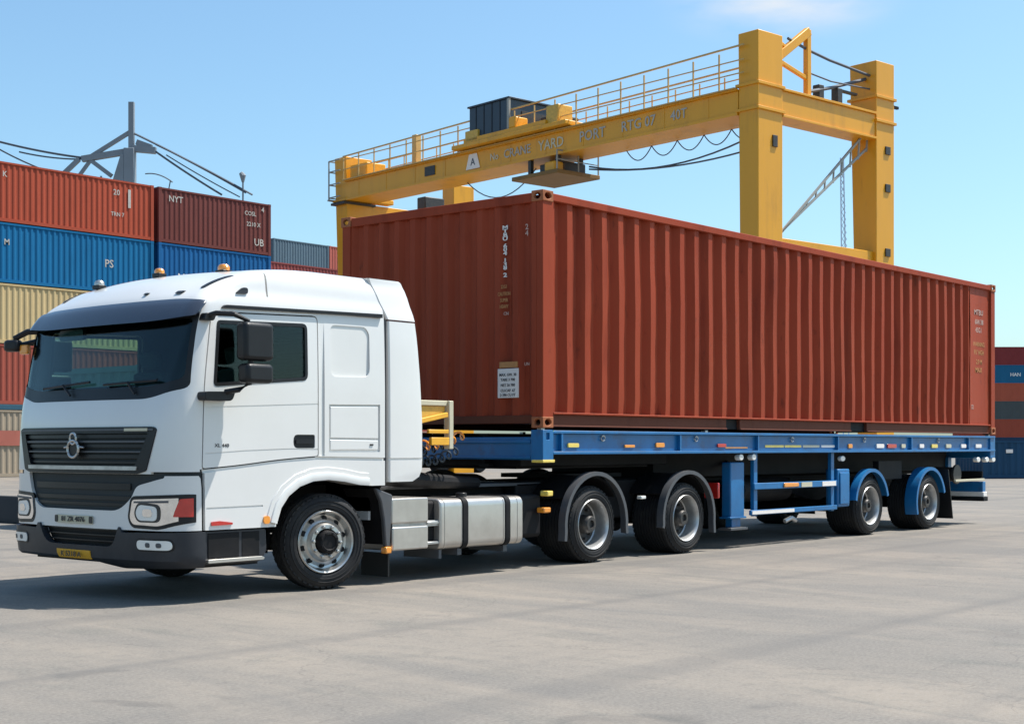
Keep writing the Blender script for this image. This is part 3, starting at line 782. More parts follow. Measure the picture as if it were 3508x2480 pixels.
# fuel tank
ft = MB(); sec = rpoly([(.015, .29), (.60, .29), (.60, .80), (.015, .80)], .085, 6)
ft.prism(sec, 'u', 1.60, 2.90)
fto = ft.build('fuel_tank', 'alu', truck, .022, seg=3)
for x in (1.93, 2.60):
    s0 = grow(sec, .012); sb_ = MB(); sb_.prism(s0, 'u', x, x + .075); sb_.build('strap', 'chassis', fto, .004)
ps = MB(); sx = grow(sec, .004)
ps.prism(sx, 'u', 2.015, 2.03); ps.prism(sx, 'u', 2.57, 2.585); ps.prism(sx, 'u', 1.66, 1.672); ps.prism(sx, 'u', 2.80, 2.812)
ps.build_each('weld_seam', 'alu', fto)
MB().prism([(2.2 + .06 * math.cos(a * math.pi / 8), .28 + .06 * math.sin(a * math.pi / 8)) for a in range(16)], 'z', .80, .845).build('tank_cap', 'black', fto, .008)
MB().box(1.62, 1.66, .06, .55, .20, .29).box(1.9, 1.96, .06, .55, .22, .29).box(2.62, 2.68, .06, .55, .22, .29).build_each('tank_bracket', 'grey', fto)
# side box ahead of the drive wheels with its lamps
MB().box(3.02, 3.42, .18, .60, .33, .80).build('air_tank', 'chassis', truck, .05, seg=3)
MB().box(3.30, 3.42, .05, .16, .60, .66).build('side_lamp', 'amber', truck, .012)
MB().box(3.36, 3.46, .05, .16, .78, .84).build('side_lamp', 'yellowref', truck, .012)
MB().box(5.14, 5.24, .05, .12, .70, .74).build('side_lamp', 'lamp', truck, .01)
MB().box(6.92, 6.96, .1, .32, .66, .86).box(6.92, 6.96, CW - .32, CW - .1, .66, .86).build_each('tail_lamp', 'red', truck, .012)
# hose rack behind the cab
hr = MB(); hr.box(2.02, 2.085, .28, .36, 1.30, 1.80); hr.box(1.40, 2.02, .31, .35, 1.745, 1.80)
hro = hr.build('hose_rack', 'cream', truck, .008)
MB().add([(1.40, .33, 1.56), (2.0, .33, 1.66), (2.0, .33, 1.74), (1.40, .33, 1.74), (1.40, .36, 1.56), (2.0, .36, 1.66), (2.0, .36, 1.74), (1.40, .36, 1.74)],
         [(0, 1, 2, 3), (7, 6, 5, 4), (0, 4, 5, 1), (1, 5, 6, 2), (2, 6, 7, 3), (3, 7, 4, 0)]).build('rack_panel', 'yrust', hro)
MB().bar((1.40, .30, 1.55), (2.0, .30, 1.655), .04, .05).box(1.75, 2.02, .28, .32, 1.34, 1.42).box(1.70, 2.00, .27, .30, 1.46, 1.50).build_each('rack_brace', 'yplate', hro, .006)
def coil(y, z, r, n, m, x0, x1):
    path = []
    for k in range(n * 12 + 1):
        t = k / (n * 12); a = 2 * math.pi * n * t
        path.append((x0 + (x1 - x0) * t, y + r * math.cos(a), z + r * math.sin(a) - .12 * math.sin(math.pi * t)))
    MB().tube(path, .012, 5).build('air_hose', m, truck)
coil(.55, 1.46, .05, 9, 'amber', 1.35, 2.55); coil(.72, 1.40, .05, 9, 'black', 1.35, 2.55); coil(.42, 1.30, .05, 9, 'navy', 1.35, 2.3)
# black corrugated duct under the cab rear
MB().tube([(1.0, .45, 1.05), (1.5, .5, 1.0), (2.1, .55, .96), (2.8, .6, .93)], [.10, .09, .08, .06], 10).build('air_duct', 'chassis', truck)
from mathutils import noise as mnoise
# ------------------------------------------------------------------ the container on the trailer
def corr_pts(x0, x1, pitch, depth, phase=0):
    """trapezoid profile: list of (x, inset)"""
    n = max(1, round((x1 - x0) / pitch)); p = (x1 - x0) / n; out = [(x0, 0)]
    for i in range(n):
        a = x0 + i * p
        out += [(a + .13 * p, 0), (a + .33 * p, depth), (a + .60 * p, depth), (a + .84 * p, 0)]
    out.append((x1, 0)); return out

def corr_sheet(prof_, z0, z1, fn, jitter=0., rows=1):
    vs = []; fs = []; n = len(prof_)
    for r in range(rows + 1):
        z = z0 + (z1 - z0) * r / rows
        for (x, d) in prof_:
            if jitter and 0 < r < rows: d = d + .016 * mnoise.noise((x * .7, z * 1.1, jitter * 900))
            j = jitter * (random.random() - .5) if 0 < r < rows else 0
            vs.append(fn(x, d + j, z))
    for r in range(rows):
        for k in range(n - 1): fs.append((r * n + k, r * n + k + 1, (r + 1) * n + k + 1, (r + 1) * n + k))
    return vs, fs

CU0, CU1, CV0, CV1, CZ0, CZ1 = 3.219, 15.74, .003, 3.183, 1.530, 4.120
box_ = empty('shipping_container', (CU0, CV0, CZ0))
tag(box_, 'long rust red corrugated shipping container carried on the blue trailer', 'container')
def T(me):
    me.transform(Matrix.Translation((-CU0, -CV0, -CZ0))); return me
# side wall facing the camera: corrugated, with a flat marking zone at the rear end
b = MB(); rnd = random.Random(3)
b.add(*corr_sheet(corr_pts(CU0 + .20, 14.70, .326, .072), CZ0 + .16, CZ1 - .10, lambda x, d, z: (x, CV0 + .034 + d, z), .005, 12))
b.add(*corr_sheet([(14.70, 0), (14.76, .02), (15.56, .02)], CZ0 + .16, CZ1 - .10, lambda x, d, z: (x, CV0 + .028 + d, z), .003, 6))
obj('side_wall', T(b.mesh('side_wall')), 'crust', box_, ang=20)
b = MB(); b.add(*corr_sheet(corr_pts(CU0 + .20, CU1 - .18, .326, .045), CZ0 + .16, CZ1 - .10, lambda x, d, z: (x, CV1 - .03 - d, z)))
obj('side_wall', T(b.mesh('side_wall')), 'crust', box_, ang=20)
b = MB(); b.add(*corr_sheet(corr_pts(CV0 + .16, CV1 - .14, .272, .04), CZ0 + .14, CZ1 - .12, lambda y, d, z: (CU0 + .03 + d, y, z), .004, 6))
obj('front_wall', T(b.mesh('front_wall')), 'crust', box_, ang=20)
b = MB(); b.add(*corr_sheet(corr_pts(CU0 + .1, CU1 - .1, .25, .02), CV0 + .04, CV1 - .04, lambda x, d, y: (x, y, CZ1 - .035 - d)))
obj('roof', T(b.mesh('roof')), 'crust', box_, ang=20)
for (y0, y1) in ((CV0 + .1, CV0 + 1.58), (CV0 + 1.60, CV1 - .1)):
    d = MB().box(CU1 - .05, CU1 - .01, y0, y1, CZ0 + .14, CZ1 - .12)
    dd = obj('door', T(d.mesh('door')), 'crust', box_)
    rb = MB()
    for q in (.35, 1.1): rb.tube([(CU1 + .02, y0 + q, CZ0 + .12), (CU1 + .02, y0 + q, CZ1 - .1)], .02, 6)
    [obj('lock_rod', T(q.mesh('lock_rod')), 'steel', dd) for q in rb.pieces()]
f = MB()
f.box(CU0 + .012, CU0 + .20, CV0 + .012, CV0 + .10, CZ0 + .11, CZ1 - .11)        # near front post
f.box(CU0 + .012, CU0 + .10, CV0 + .10, CV0 + .17, CZ0 + .11, CZ1 - .11)
f.box(CU0 + .012, CU0 + .12, CV1 - .15, CV1 - .012, CZ0 + .11, CZ1 - .11)
f.box(CU1 - .17, CU1 - .004, CV0 + .012, CV0 + .14, CZ0 + .11, CZ1 - .11); f.box(CU1 - .17, CU1 - .004, CV1 - .14, CV1 - .012, CZ0 + .11, CZ1 - .11)
[obj('corner_post', T(q.mesh('corner_post')), 'crust', box_, .008) for q in f.pieces()]
f = MB(); f.box(CU0 + .17, CU1 - .17, CV0 + .010, CV0 + .085, CZ1 - .105, CZ1 - .02); f.box(CU0 + .17, CU1 - .17, CV1 - .085, CV1 - .010, CZ1 - .105, CZ1 - .02)
f.box(CU0 + .010, CU0 + .085, CV0 + .17, CV1 - .17, CZ1 - .125, CZ1 - .02); f.box(CU1 - .085, CU1 - .01, CV0 + .17, CV1 - .17, CZ1 - .12, CZ1 - .02)
[obj('top_rail', T(q.mesh('top_rail')), 'crust', box_, .008) for q in f.pieces()]
f = MB(); f.box(CU0 + .2, CU1 - .2, CV0 + .008, CV0 + .09, CZ0 + .148, CZ0 + .172)
obj('rail_lip', T(f.mesh('rail_lip')), 'crust', box_, .006)
f = MB()
POCK = [(7.03, 7.36), (10.45, 10.96)]
xs = [CU0 + .185] + [q for p in POCK for q in p] + [CU1 - .19]
for i in range(0, len(xs), 2):
    f.box(xs[i], xs[i + 1], CV0 + .045, CV0 + .10, CZ0 + .012, CZ0 + .148); f.box(xs[i], xs[i + 1], CV0 + .03, CV0 + .05, CZ0 + .012, CZ0 + .03)
f.box(CU0 + .2, CU1 - .2, CV1 - .1, CV1 - .04, CZ0 + .01, CZ0 + .16)
f.box(CU0 + .03, CU0 + .11, CV0 + .17, CV1 - .17, CZ0 + .05, CZ0 + .14); f.box(CU1 - .1, CU1 - .03, CV0 + .17, CV1 - .17, CZ0 + .05, CZ0 + .14)
[obj('bottom_rail', T(q.mesh('bottom_rail')), 'crail', box_, .006) for q in f.pieces()]
for a, c in POCK:
    f = MB().box(a + .004, c - .004, CV0 + .09, CV0 + .3, CZ0 + .02, CZ0 + .146); obj('fork_pocket', T(f.mesh('fork_pocket')), 'chassis', box_)
f = MB().box(CU0 + .15, CU1 - .15, CV0 + .12, CV1 - .12, CZ0 + .10, CZ0 + .14); obj('floor', T(f.mesh('floor')), 'crail', box_)
def casting(x, y, z):
    me = MB().box(x, x + .185, y, y + .165, z, z + .12).mesh('c')
    ov = [(.058 * math.cos(a * math.pi / 8), .036 * math.sin(a * math.pi / 8)) for a in range(16)]
    me = boolean(me, MB().prism([(x + .0925 + p, z + .06 + q) for p, q in ov], 'v', y - .1, y + .3).mesh('h'))
    me = boolean(me, MB().prism([(y + .0825 + p * .8, z + .06 + q) for p, q in ov], 'u', x - .1, x + .3).mesh('h'))
    o = obj('corner_casting', T(me), 'ccast', box_, .006)
for x in (CU0, CU1 - .185):
    for y in (CV0, CV1 - .165):
        casting(x, y, CZ0); casting(x, y, CZ1 - .12)
def ctext(t, size, m, y, z, **kw):
    return text('lettering', t, size, m, (CU0 + .026 - CU0, y - CV0, z - CZ0), (0, -1, 0), (0, 0, 1), box_, **kw)
# placards on the front wall; the number runs down one rib
yy = .563
zt = 3.755
for i, c in enumerate('MTBU 604 138 2'):
    if c != ' ': ctext(c, .064, 'whiteink', yy, zt - i * .0405, stretch=1.7, bold=.03)
ctext('2', .085, 'pinkink', .25, 3.735, stretch=1.1); ctext('4', .085, 'pinkink', .25, 3.665, stretch=1.1)
for i, (t, z) in enumerate((('22G1', 3.10), ('CAUTION', 3.02), ('SUPER', 2.95), ('HEAVY', 2.88))):
    ctext(t, .055, 'orangeink', .58, z, stretch=.75)
ctext('CN', .05, 'pinkink', .55, 2.80)
plq = MB().box(.0, .016, .365, .665, 1.865, 2.19); me = plq.mesh('placard'); me.transform(Matrix.Translation((.014, -CV0, -CZ0)))
pq = obj('placard', me, 'whiteink', box_, .004)
for z, t in ((2.12, 'MAX. GW. 30'), (2.065, 'TARE 3 700'), (2.005, 'NET 26 780'), (1.945, 'CU.CAP. 67'), (1.895, '2 390 CU FT')):
    text('placard_lettering', t, .042, 'ink', (.0125, .515 - CV0, z - CZ0), (0, -1, 0), (0, 0, 1), pq)
me = MB().box(.0, .012, .38, .64, 2.20, 2.265).mesh('label_plate'); me.transform(Matrix.Translation((.016, -CV0, -CZ0))); obj('label_plate', me, 'orangeink', box_)
ctext('UN', .05, 'pinkink', .25, 2.23)
def stext(t, size, m, x, z, **kw): return text('lettering', t, size, m, (x - CU0, .0455 - CV0, z - CZ0), (1, 0, 0), (0, 0, 1), box_, **kw)
stext('MTBU', .13, 'pinkink', 15.10, 3.60, stretch=1.1); stext('604138', .12, 'pinkink', 15.12, 3.44); stext('45G1', .12, 'pinkink', 15.10, 3.30)
stext('WARNING', .105, 'orangeink', 15.11, 3.06, stretch=.95); stext('9\'6" HIGH', .11, 'orangeink', 15.11, 2.92, stretch=.9); stext('2.9 M', .11, 'orangeink', 15.12, 2.76); stext('MAX', .12, 'orangeink', 15.10, 2.62, stretch=1.1)
stext('32', .10, 'pinkink', 14.84, 1.99)

# ------------------------------------------------------------------ trailer
TW = 3.17
trailer = empty('container_trailer', (9.5, 0, 0)); tag(trailer, 'blue skeletal semi trailer coupled behind the white truck', 'trailer')
def tp(name, mb, m, bev=0., parent=None, **kw):
    me = mb.mesh(name) if isinstance(mb, MB) else mb
    me.transform(Matrix.Translation((-9.5, 0, 0))); return obj(name, me, m, parent or trailer, bev, **kw)
def channel(x0, x1, y0, s):
    b = MB(); b.box(x0, x1, y0 + s * .05, y0 + s * .065, 1.272, 1.468) if s > 0 else b.box(x0, x1, y0 - .065, y0 - .05, 1.272, 1.468)
    for z0, z1 in ((1.238, 1.272), (1.468, 1.502)):
        b.box(x0, x1, min(y0, y0 + s * .12), max(y0, y0 + s * .12), z0, z1)
    return b
tp('side_beam', channel(3.40, 15.72, .0, 1), 'blue', .006); tp('side_beam', channel(3.40, 15.72, TW, -1), 'blue', .006)
fb = MB(); fb.box(3.24, 3.40, .17, TW - .17, 1.18, 1.43); fb.box(3.225, 3.24, .19, TW - .19, 1.36, 1.40); fb.box(3.225, 3.24, .19, TW - .19, 1.19, 1.22)
tp('front_beam', fb, 'blue', .008)
for y in (.0, TW - .17):
    me = MB().box(3.215, 3.40, y, y + .17, 1.165, 1.508).mesh('c')
    me = boolean(me, MB().box(3.275, 3.33, y - .1, y + .03, 1.40, 1.475).mesh('h'))
    tp('bolster', me, 'blue', .006)
    tp('reflector', MB().box(3.212, 3.42, y - .004 if y < 1 else y, y + .16, 1.195 - .045, 1.195 - .012), 'yellowref', .006)
lt = MB()
for x in (6.6, 12.6, 15.60):
    pass
ml = MB()
for y in (.95, TW - 1.10):
    ml.box(3.4, 15.5, y, y + .14, 1.10, 1.13); ml.box(3.4, 15.5, y + .06, y + .08, 1.13, 1.45); ml.box(3.4, 15.5, y, y + .14, 1.45, 1.475)
    ml.box(7.0, 15.5, y, y + .14, .86, .89); ml.box(7.0, 15.5, y + .06, y + .08, .89, 1.10)
[tp('main_rail_plate', q, 'chassis') for q in ml.pieces()]
cm = MB()
for i in range(16): 
    x = 3.9 + i * .76; cm.box(x, x + .08, .12, TW - .12, 1.29, 1.43)
[tp('cross_member', q, 'chassis') for q in cm.pieces()]
tp('core_blocker', MB().box(6.4, 15.4, .75, TW - .75, .92, 1.24), 'chassis', .01)  # solid core added to shut out bright ground seen beneath the deck
tp('gooseneck', MB().box(3.5, 6.4, .55, TW - .55, 1.10, 1.24), 'chassis', .01)
tp('far_blocker', MB().box(7.7, 10.3, TW - .7, TW - .12, .30, 1.0), 'chassis', .02)  # dark box added on the far side to block the bright view underneath
tp('axle_beam', MB().box(10.5, 13.9, 1.0, TW - 1.0, .55, .9), 'chassis', .02)
tp('coupler_plate', MB().box(3.6, 6.2, .7, TW - .7, 1.07, 1.095), 'chassis')
# marker lights and stickers along the beam
def bl(x0, x1, z0, z1, m, nm='marker_lamp', y=.028):
    tp(nm, MB().prism(rpoly([(x0, z0), (x1, z0), (x1, z1), (x0, z1)], min(.02, (z1 - z0) * .4)), 'v', y, .052), m, .004)
bl(3.70, 3.90, 1.315, 1.362, 'yellowref'); bl(4.78, 4.98, 1.312, 1.345, 'amber'); bl(5.42, 5.60, 1.315, 1.37, 'amber')
bl(6.80, 7.0, 1.315, 1.36, 'red'); bl(7.0, 7.55, 1.298, 1.318, 'orangeink', 'reflective_tape', .044)
for x0, x1, m in ((8.0, 8.5, 'yellowref'), (8.52, 8.98, 'yellowref'), (9.02, 9.5, 'cream'), (9.55, 9.95, 'whiteink')):
    bl(x0, x1, 1.312, 1.345, m, 'reflective_tape', .044)
for i, (x, w, m) in enumerate(((10.35, .12, 'amber'), (11.25, .25, 'whiteink'), (11.62, .30, 'red'), (12.1, .14, 'cream'), (12.75, .16, 'whiteink'), (13.2, .22, 'yellowref'), (13.75, .2, 'cream'), (14.35, .2, 'whiteink'), (14.95, .24, 'whiteink'))):
    bl(x, x + w, 1.30, 1.36, m, 'marker_lamp')
for x in (3.55, 5.9, 7.75, 9.98, 12.4, 14.6):
    tp('stiffener', MB().box(x, x + .03, .006, .055, 1.272, 1.468), 'blue')
for x in (4.35, 6.3, 8.7, 10.85, 13.45): tp('lashing_ring', MB().tube([(x + .035 * math.cos(a * math.pi / 6), .03, 1.42 + .03 * math.sin(a * math.pi / 6)) for a in range(13)], .008, 5, False), 'steel')
for x in (7.36, 7.68): tp('marker_lamp', MB().prism([(x + .055 * math.cos(a * math.pi / 7), 1.185 + .042 * math.sin(a * math.pi / 7)) for a in range(14)], 'v', .02, .10), 'lamp', .008)
for x in (15.05, 15.42, 15.70): tp('marker_lamp', MB().prism([(x + .075 * math.cos(a * math.pi / 7), 1.10 + .045 * math.sin(a * math.pi / 7)) for a in range(14)], 'v', .02, .10), 'lamp', .008)
tp('marker_lamp', MB().prism([(10.2 + .07 * math.cos(a * math.pi / 7), 1.15 + .04 * math.sin(a * math.pi / 7)) for a in range(14)], 'v', .04, .10), 'lamp', .008)
tp('reflector', MB().prism([(3.40 + .0 * a, 1.0) for a in range(1)] + [(3.41, 1.15), (3.60, 1.15), (3.56, 1.19), (3.41, 1.19)], 'v', .005, .03), 'yellowref') if False else None
# landing legs
for y in (.10, TW - .34):
    l = tp('landing_leg', MB().box(7.22, 7.56, y, y + .14, .40, 1.12), 'blue', .015)
    tp('leg_tube', MB().box(7.28, 7.50, y + .02, y + .12, .27, .40), 'blue', .01, l)
    tp('foot', MB().box(7.18, 7.60, y - .03, y + .17, .235, .27), 'grey', .006, l)
    tp('leg_flange', MB().box(7.19, 7.59, y - .015, y + .155, .385, .41), 'blue', .006, l)
    tp('brace', MB().bar((7.58, y + .12, .95), (8.3, .9 if y < 1 else TW - .9, 1.15), .05), 'chassis', 0, l)
tp('leg_shaft', MB().tube([(7.4, .3, .85), (7.4, TW - .3, .85)], .03, 8), 'chassis')
tp('tail_lamp', MB().box(6.78, 6.92, .5, .56, .62, .90), 'red', .02)
# side guard
for y0, s in ((.03, 1), (TW - .03, -1)):
    g = tp('side_guard', MB().box(7.70, 10.0, min(y0, y0 + s * .04), max(y0, y0 + s * .04), .755, .84).box(7.62, 10.0, min(y0, y0 + s * .04), max(y0, y0 + s * .04), .42, .485), 'blue', .008)
    for x in (7.76, 9.9):
        tp('guard_post', MB().box(x, x + .09, min(y0 + s * .045, y0 + s * .10), max(y0 + s * .045, y0 + s * .10), .40, 1.24), 'blue', .006, g)
    if s > 0:
        tp('guard_lamp', MB().box(8.45, 8.85, y0 - .025, y0, .77, .83), 'amber', .012, g)
        for x0, x1, m in ((8.95, 9.25, 'cream'), (9.55, 9.95, 'whiteink')): tp('guard_tape', MB().box(x0, x1, y0 - .006, y0, .765, .83), m, 0, g)
        tp('guard_tape', MB().box(7.64, 8.75, y0 - .006, y0, .43, .475), 'whiteink', 0, g)
tp('tool_box', MB().box(10.06, 10.42, .05, .25, .45, 1.0), 'blue', .02)
tp('tool_box_lid', MB().box(10.10, 10.38, .03, .05, .49, .95), 'blue', .01)
tp('spare_air_tank', MB().tube([(8.3, .7, .72), (9.6, .7, .72)], .17, 16), 'chassis')
tp('brake_pipe', MB().tube([(8.65, .12, .30), (8.8, .10, .345), (8.95, .12, .30)], .03, 6), 'steel')
def twheel(x, y, far=False):
    e = wheel('drive', .56, x - 9.5, y, trailer, far, .42)
for x in (11.10, 13.16):
    twheel(x, .05); twheel(x, TW - .05, True)
    tp('axle', MB().tube([(x, .3, .42), (x, TW - .3, .42)], .09, 10), 'chassis')
    tp('spring_hanger', MB().prism([(x - .8, .86), (x - .7, .62), (x - .1, .50), (x + .1, .50), (x + .7, .62), (x + .8, .86)], 'v', .98, 1.08), 'chassis')
for y0, y1 in ((.02, .62), (TW - .62, TW - .02)):
    for x, a0, a1, w in ((11.10, 15, 170, .12), (13.16, 15, 200, .20)):
        g = arc_guard(x - 9.5, .44, .555, y0 if y0 < 1 else y1 - w, y0 + w if y0 < 1 else y1, a0, a1, parent=trailer, m='blue', lipw=.05)
    tp('mud_flap', MB().add([(13.80, y0, .95), (13.98, y0, .14), (14.0, y0, .14), (13.82, y0, .95), (13.80, y1, .95), (13.98, y1, .14), (14.0, y1, .14), (13.82, y1, .95)],
       [(0, 1, 2, 3), (7, 6, 5, 4), (0, 4, 5, 1), (1, 5, 6, 2), (2, 6, 7, 3), (3, 7, 4, 0)]), 'black')
    tp('guard_bracket', MB().box(11.7, 12.5, y0 + .2, y0 + .3, .82, 1.1), 'chassis')
# rear end
rb = tp('rear_beam', MB().box(15.55, 15.76, .02, TW - .02, 1.12, 1.50), 'blue', .01)
tp('underrun_bar', MB().box(15.35, 15.50, .06, TW - .06, .46, .545), 'whiteink', .01)
tp('underrun_bar', MB().box(15.36, 15.49, .08, TW - .08, .545, .72), 'blue', .01)
tp('underrun_bar', MB().box(15.33, 15.52, .05, TW - .05, .385, .46), 'chassis', .01)
for y in (.7, TW - .8): tp('underrun_post', MB().box(15.36, 15.5, y, y + .1, .70, 1.14), 'blue', .006)
for y in (.15, TW - .75):
    c = tp('lamp_cluster', MB().box(15.5, 15.56, y, y + .6, .74, .90), 'chassis', .01)
    tp('tail_lens', MB().box(15.56, 15.58, y + .03, y + .3, .76, .88), 'red', .006, c); tp('tail_lens', MB().box(15.56, 15.58, y + .32, y + .57, .76, .88), 'amber', .006, c)
tp('winch', MB().tube([(14.4, .15, .86), (14.4, .5, .86)], .12, 16).tube([(14.4, .12, .86), (14.4, .16, .86)], .16, 16), 'hub', .0)
tp('light_board', MB().box(14.2, 15.4, .06, .10, .735, .775), 'cream', .006)
for x in (3.26, 6.55, 15.56):
    for y in (.06, TW - .12):
        tp('twist_lock', MB().box(x, x + .06, y, y + .06, 1.50, 1.528), 'steel')

# ------------------------------------------------------------------ background containers
CM = {}
def stack_box(name, label, col, loc, L=12.19, W=2.44, H=2.59, rot=0., group=None, marks=(), pitch=.28, depth=.036, simple=False):
    """loc = low front near corner; length runs along +x, width along +y"""
    key = tuple(col)
    if key not in CM: CM[key] = cmat('container_paint', col, .3, .9)
    m = CM[key]
    e = empty(name, loc); e.rotation_euler = (0, 0, rot); tag(e, label, 'container', group)
    f = MB()
    for x in (0, L - .16):
        for y in (0, W - .14): f.box(x, x + .16, y, y + .14, .11, H - .11)
    for y in (.01, W - .08): f.box(.16, L - .16, y, y + .07, .02, .16); f.box(.16, L - .16, y, y + .07, H - .09, H - .01)
    for x in (.01, L - .08): f.box(x, x + .07, .14, W - .14, .02, .16); f.box(x, x + .07, .14, W - .14, H - .10, H - .01)
    b = MB(); b.add(*corr_sheet(corr_pts(.16, L - .16, pitch, depth), .15, H - .09, lambda x, d, z: (x, .03 + d, z)))
    b.build('side_wall', m, e, ang=20)
    b = MB(); b.add(*corr_sheet(corr_pts(.14, W - .14, pitch, depth), .15, H - .09, lambda y, d, z: (.03 + d, y, z)))
    b.build('front_wall', m, e, ang=20)
    MB().box(L - .07, L - .03, .12, W - .12, .12, H - .1).build('door', m, e)
    b = MB(); b.add([(.1, W - .05, .1), (L - .1, W - .05, .1), (L - .1, W - .05, H - .1), (.1, W - .05, H - .1)], [(0, 1, 2, 3)]).box(.05, L - .05, .05, W - .05, H - .05, H - .03).box(.05, L - .05, .05, W - .05, .1, .14)
    b.build('roof', m, e)
    for x in (-.004, L - .174):
        for y in (-.004, W - .158):
            for z in (0, H - .115): f.box(x, x + .178, y, y + .162, z, z + .115)
    f.build('frame', m, e)
    for (t, size, x, z, mk) in marks:
        text('lettering', t, size, mk, (x, .022, z), (1, 0, 0), (0, 0, 1), e)
    return e
RED, MAROON, BLUE, TAN, DRED = (.35, .068, .036), (.14, .042, .036), (.008, .125, .28), (.50, .38, .20), (.30, .075, .052)
V0 = 47.31
gl_ = 'containers in the tall stack beside the truck cab'
# first column (towards the picture's edge)
XA = 32.78 - 12.19
stack_box('shipping_container', 'bright orange red container topmost of its column, left of the dark gap', RED, (XA, V0, 10.95), group=gl_,
          marks=(('K', .34, 1.3 + 3.2, 2.05, 'fadeink'), ('KLINE'[:0] + '20', .36, 10.15, 2.0, 'fadeink'), ('TRN 7', .26, 10.2, 1.0, 'fadeink'), ('I', 1.2, 10.85, 1.75, 'fadeink')))
stack_box('shipping_container', 'blue container second from the top of its column, white marks beside the dark gap', BLUE, (XA, V0, 8.34), group=gl_,
          marks=(('M', .36, 4.6, 1.75, 'fadeink'), ('PS', .5, 9.75, 1.3, 'fadeink')))
stack_box('shipping_container', 'sand yellow corrugated container under the blue one behind the cab roof', TAN, (XA, V0, 5.73), group=gl_)
stack_box('shipping_container', 'dull red container under the sand yellow one, left of the windscreen', DRED, (XA, V0, 3.12), group=gl_)
fr = empty('flat_rack', (XA, V0, 2.90)); tag(fr, 'folded dark teal flat rack squeezed between two stacked containers', 'flat rack')
MB().box(0, 12.19, 0, 2.44, .0, .22).build('deck', mat('flat_rack_teal', (.014, .075, .12), .6), fr, .01)
MB().box(0, .15, .02, 2.42, .16, .215).build('end_wall', M['navy'], fr)
low = stack_box('shipping_container', 'faded beige container with a red band at ground level, left of the grille', (.33, .27, .20), (XA, V0, 0), H=2.89, group=gl_)
MB().box(2.2, 6.0, -.012, .0, 1.35, 2.0).build('painted_band', cmat('faded_red_band', (.36, .12, .09)), low)
XB = 33.06
stack_box('shipping_container', 'maroon container topmost of its column, right of the dark gap', MAROON, (XB, V0, 10.95), L=6.86, group=gl_,
          marks=(('NYT', .42, 1.0, 2.1, 'fadeink'), ('COSL', .3, 5.55, 1.98, 'fadeink'), ('2210 X', .30, 5.75, 1.45, 'fadeink'), ('UB', .5, 6.1, .58, 'fadeink'), ('4', .34, 6.35, 2.25, 'fadeink')))
stack_box('shipping_container', 'blue container under the maroon one, just above the cab roof lamps', (.010, .10, .27), (XB, V0, 8.34), L=6.86, group=gl_,
          marks=(('MERID', .55, 1.9, 1.0, 'lamp'), ('LINE', .62, 5.3, 1.25, 'lens')))
for k, (z, h) in enumerate(((5.73, 2.59), (3.12, 2.59), (.22, 2.89))):
    stack_box('shipping_container', 'brownish red container low in the stack, hidden behind the white cab', DRED, (XB, V0, z), L=6.86, H=h, group='containers hidden behind the cab')
MB_d = MB().box(XB, XB + 6.86, V0, V0 + 2.44, 0, .215).build('dunnage_platform', 'barrier'); tag(MB_d, 'dark timber platform under the stack behind the white cab', 'platform')
# grey container on the ground seen through the cab windows
stack_box('shipping_container', 'grey green container on the ground, seen through the cab windows', (.20, .25, .26), (4.75, 9.35, 0), L=4.6, H=2.62)
# far stacks in the gap between the left stack and the trailer
def D_(a, d):  # helper for distances
    return a
g_red = 'containers in the far stacks behind the cab'
def far_stack(x, y, tiers, rot=0., L=12.19):
    for k, (label, col, grp) in enumerate(tiers):
        stack_box('shipping_container', label, col, (x, y, k * 2.60), L=L, group=grp, rot=rot)
hid = ('rusty container low in the far stacks, hidden behind the trailer load', DRED, 'containers hidden in the far stacks')
far_stack(49.6, 61.4, [hid] * 4 + [('dull red container of the far stack, just above the rear of the cab roof', (.24, .06, .055), None)])
far_stack(69.6, 81.6, [hid] * 6 + [('slate grey container topmost of the far stack behind the cab', (.10, .145, .18), None)], L=6.06)
far_stack(75.75, 81.6, [hid] * 6 + [('small pale red container at the end of the far grey one', (.40, .11, .085), None)])
# far stack to the right of the trailer
tiers = [('navy container at the bottom of the far right stack', (.02, .05, .10)), ('brick red container second from the bottom, right of the trailer', (.34, .07, .04)), ('dark grey container in the far right stack', (.075, .085, .085)),
         ('orange red container under the blue one in the far right stack', (.40, .09, .05)), ('blue container with white mark in the far right stack', (.015, .115, .22)), ('wine red container topmost of the far right stack', (.22, .035, .035))]
for k, (lab, col) in enumerate(tiers):
    stack_box('shipping_container', lab, col, (191.0, 76.0, k * 2.56), L=24.0 if False else 12.19, group='containers in the far right stack', rot=R(-50),
              marks=((('HAN', .7, 8.2, 1.2, 'whiteink'),) if k == 4 else ()))
hb = stack_box('half_height_container', 'low dark blue open container on the ground right of the trailer', (.016, .06, .12), (49.0, 13.9, 0), L=9, H=1.56, rot=R(-40))
for x in (1.0, 2.2):
    MB().box(x, x + .3, -.02, .02, 1.05, 1.2).build('marker', 'whiteink', hb, .01)
bar = MB().prism([(0, 0), (0, .10), (.12, .46), (.28, .46), (.40, .10), (.40, 0)], 'u', 0, 9.0)
bo = bar.build('barrier', 'barrier', None, .01); bo.location = (6.4, 19.46, 0)
me = bo.data; me.transform(Matrix.Rotation(R(-90), 4, 'Z')); bo.data.update()
bo.location = (4.6, 19.86, 0)
tag(bo, 'low dark concrete barrier on the yard left of the truck bumper', 'barrier')

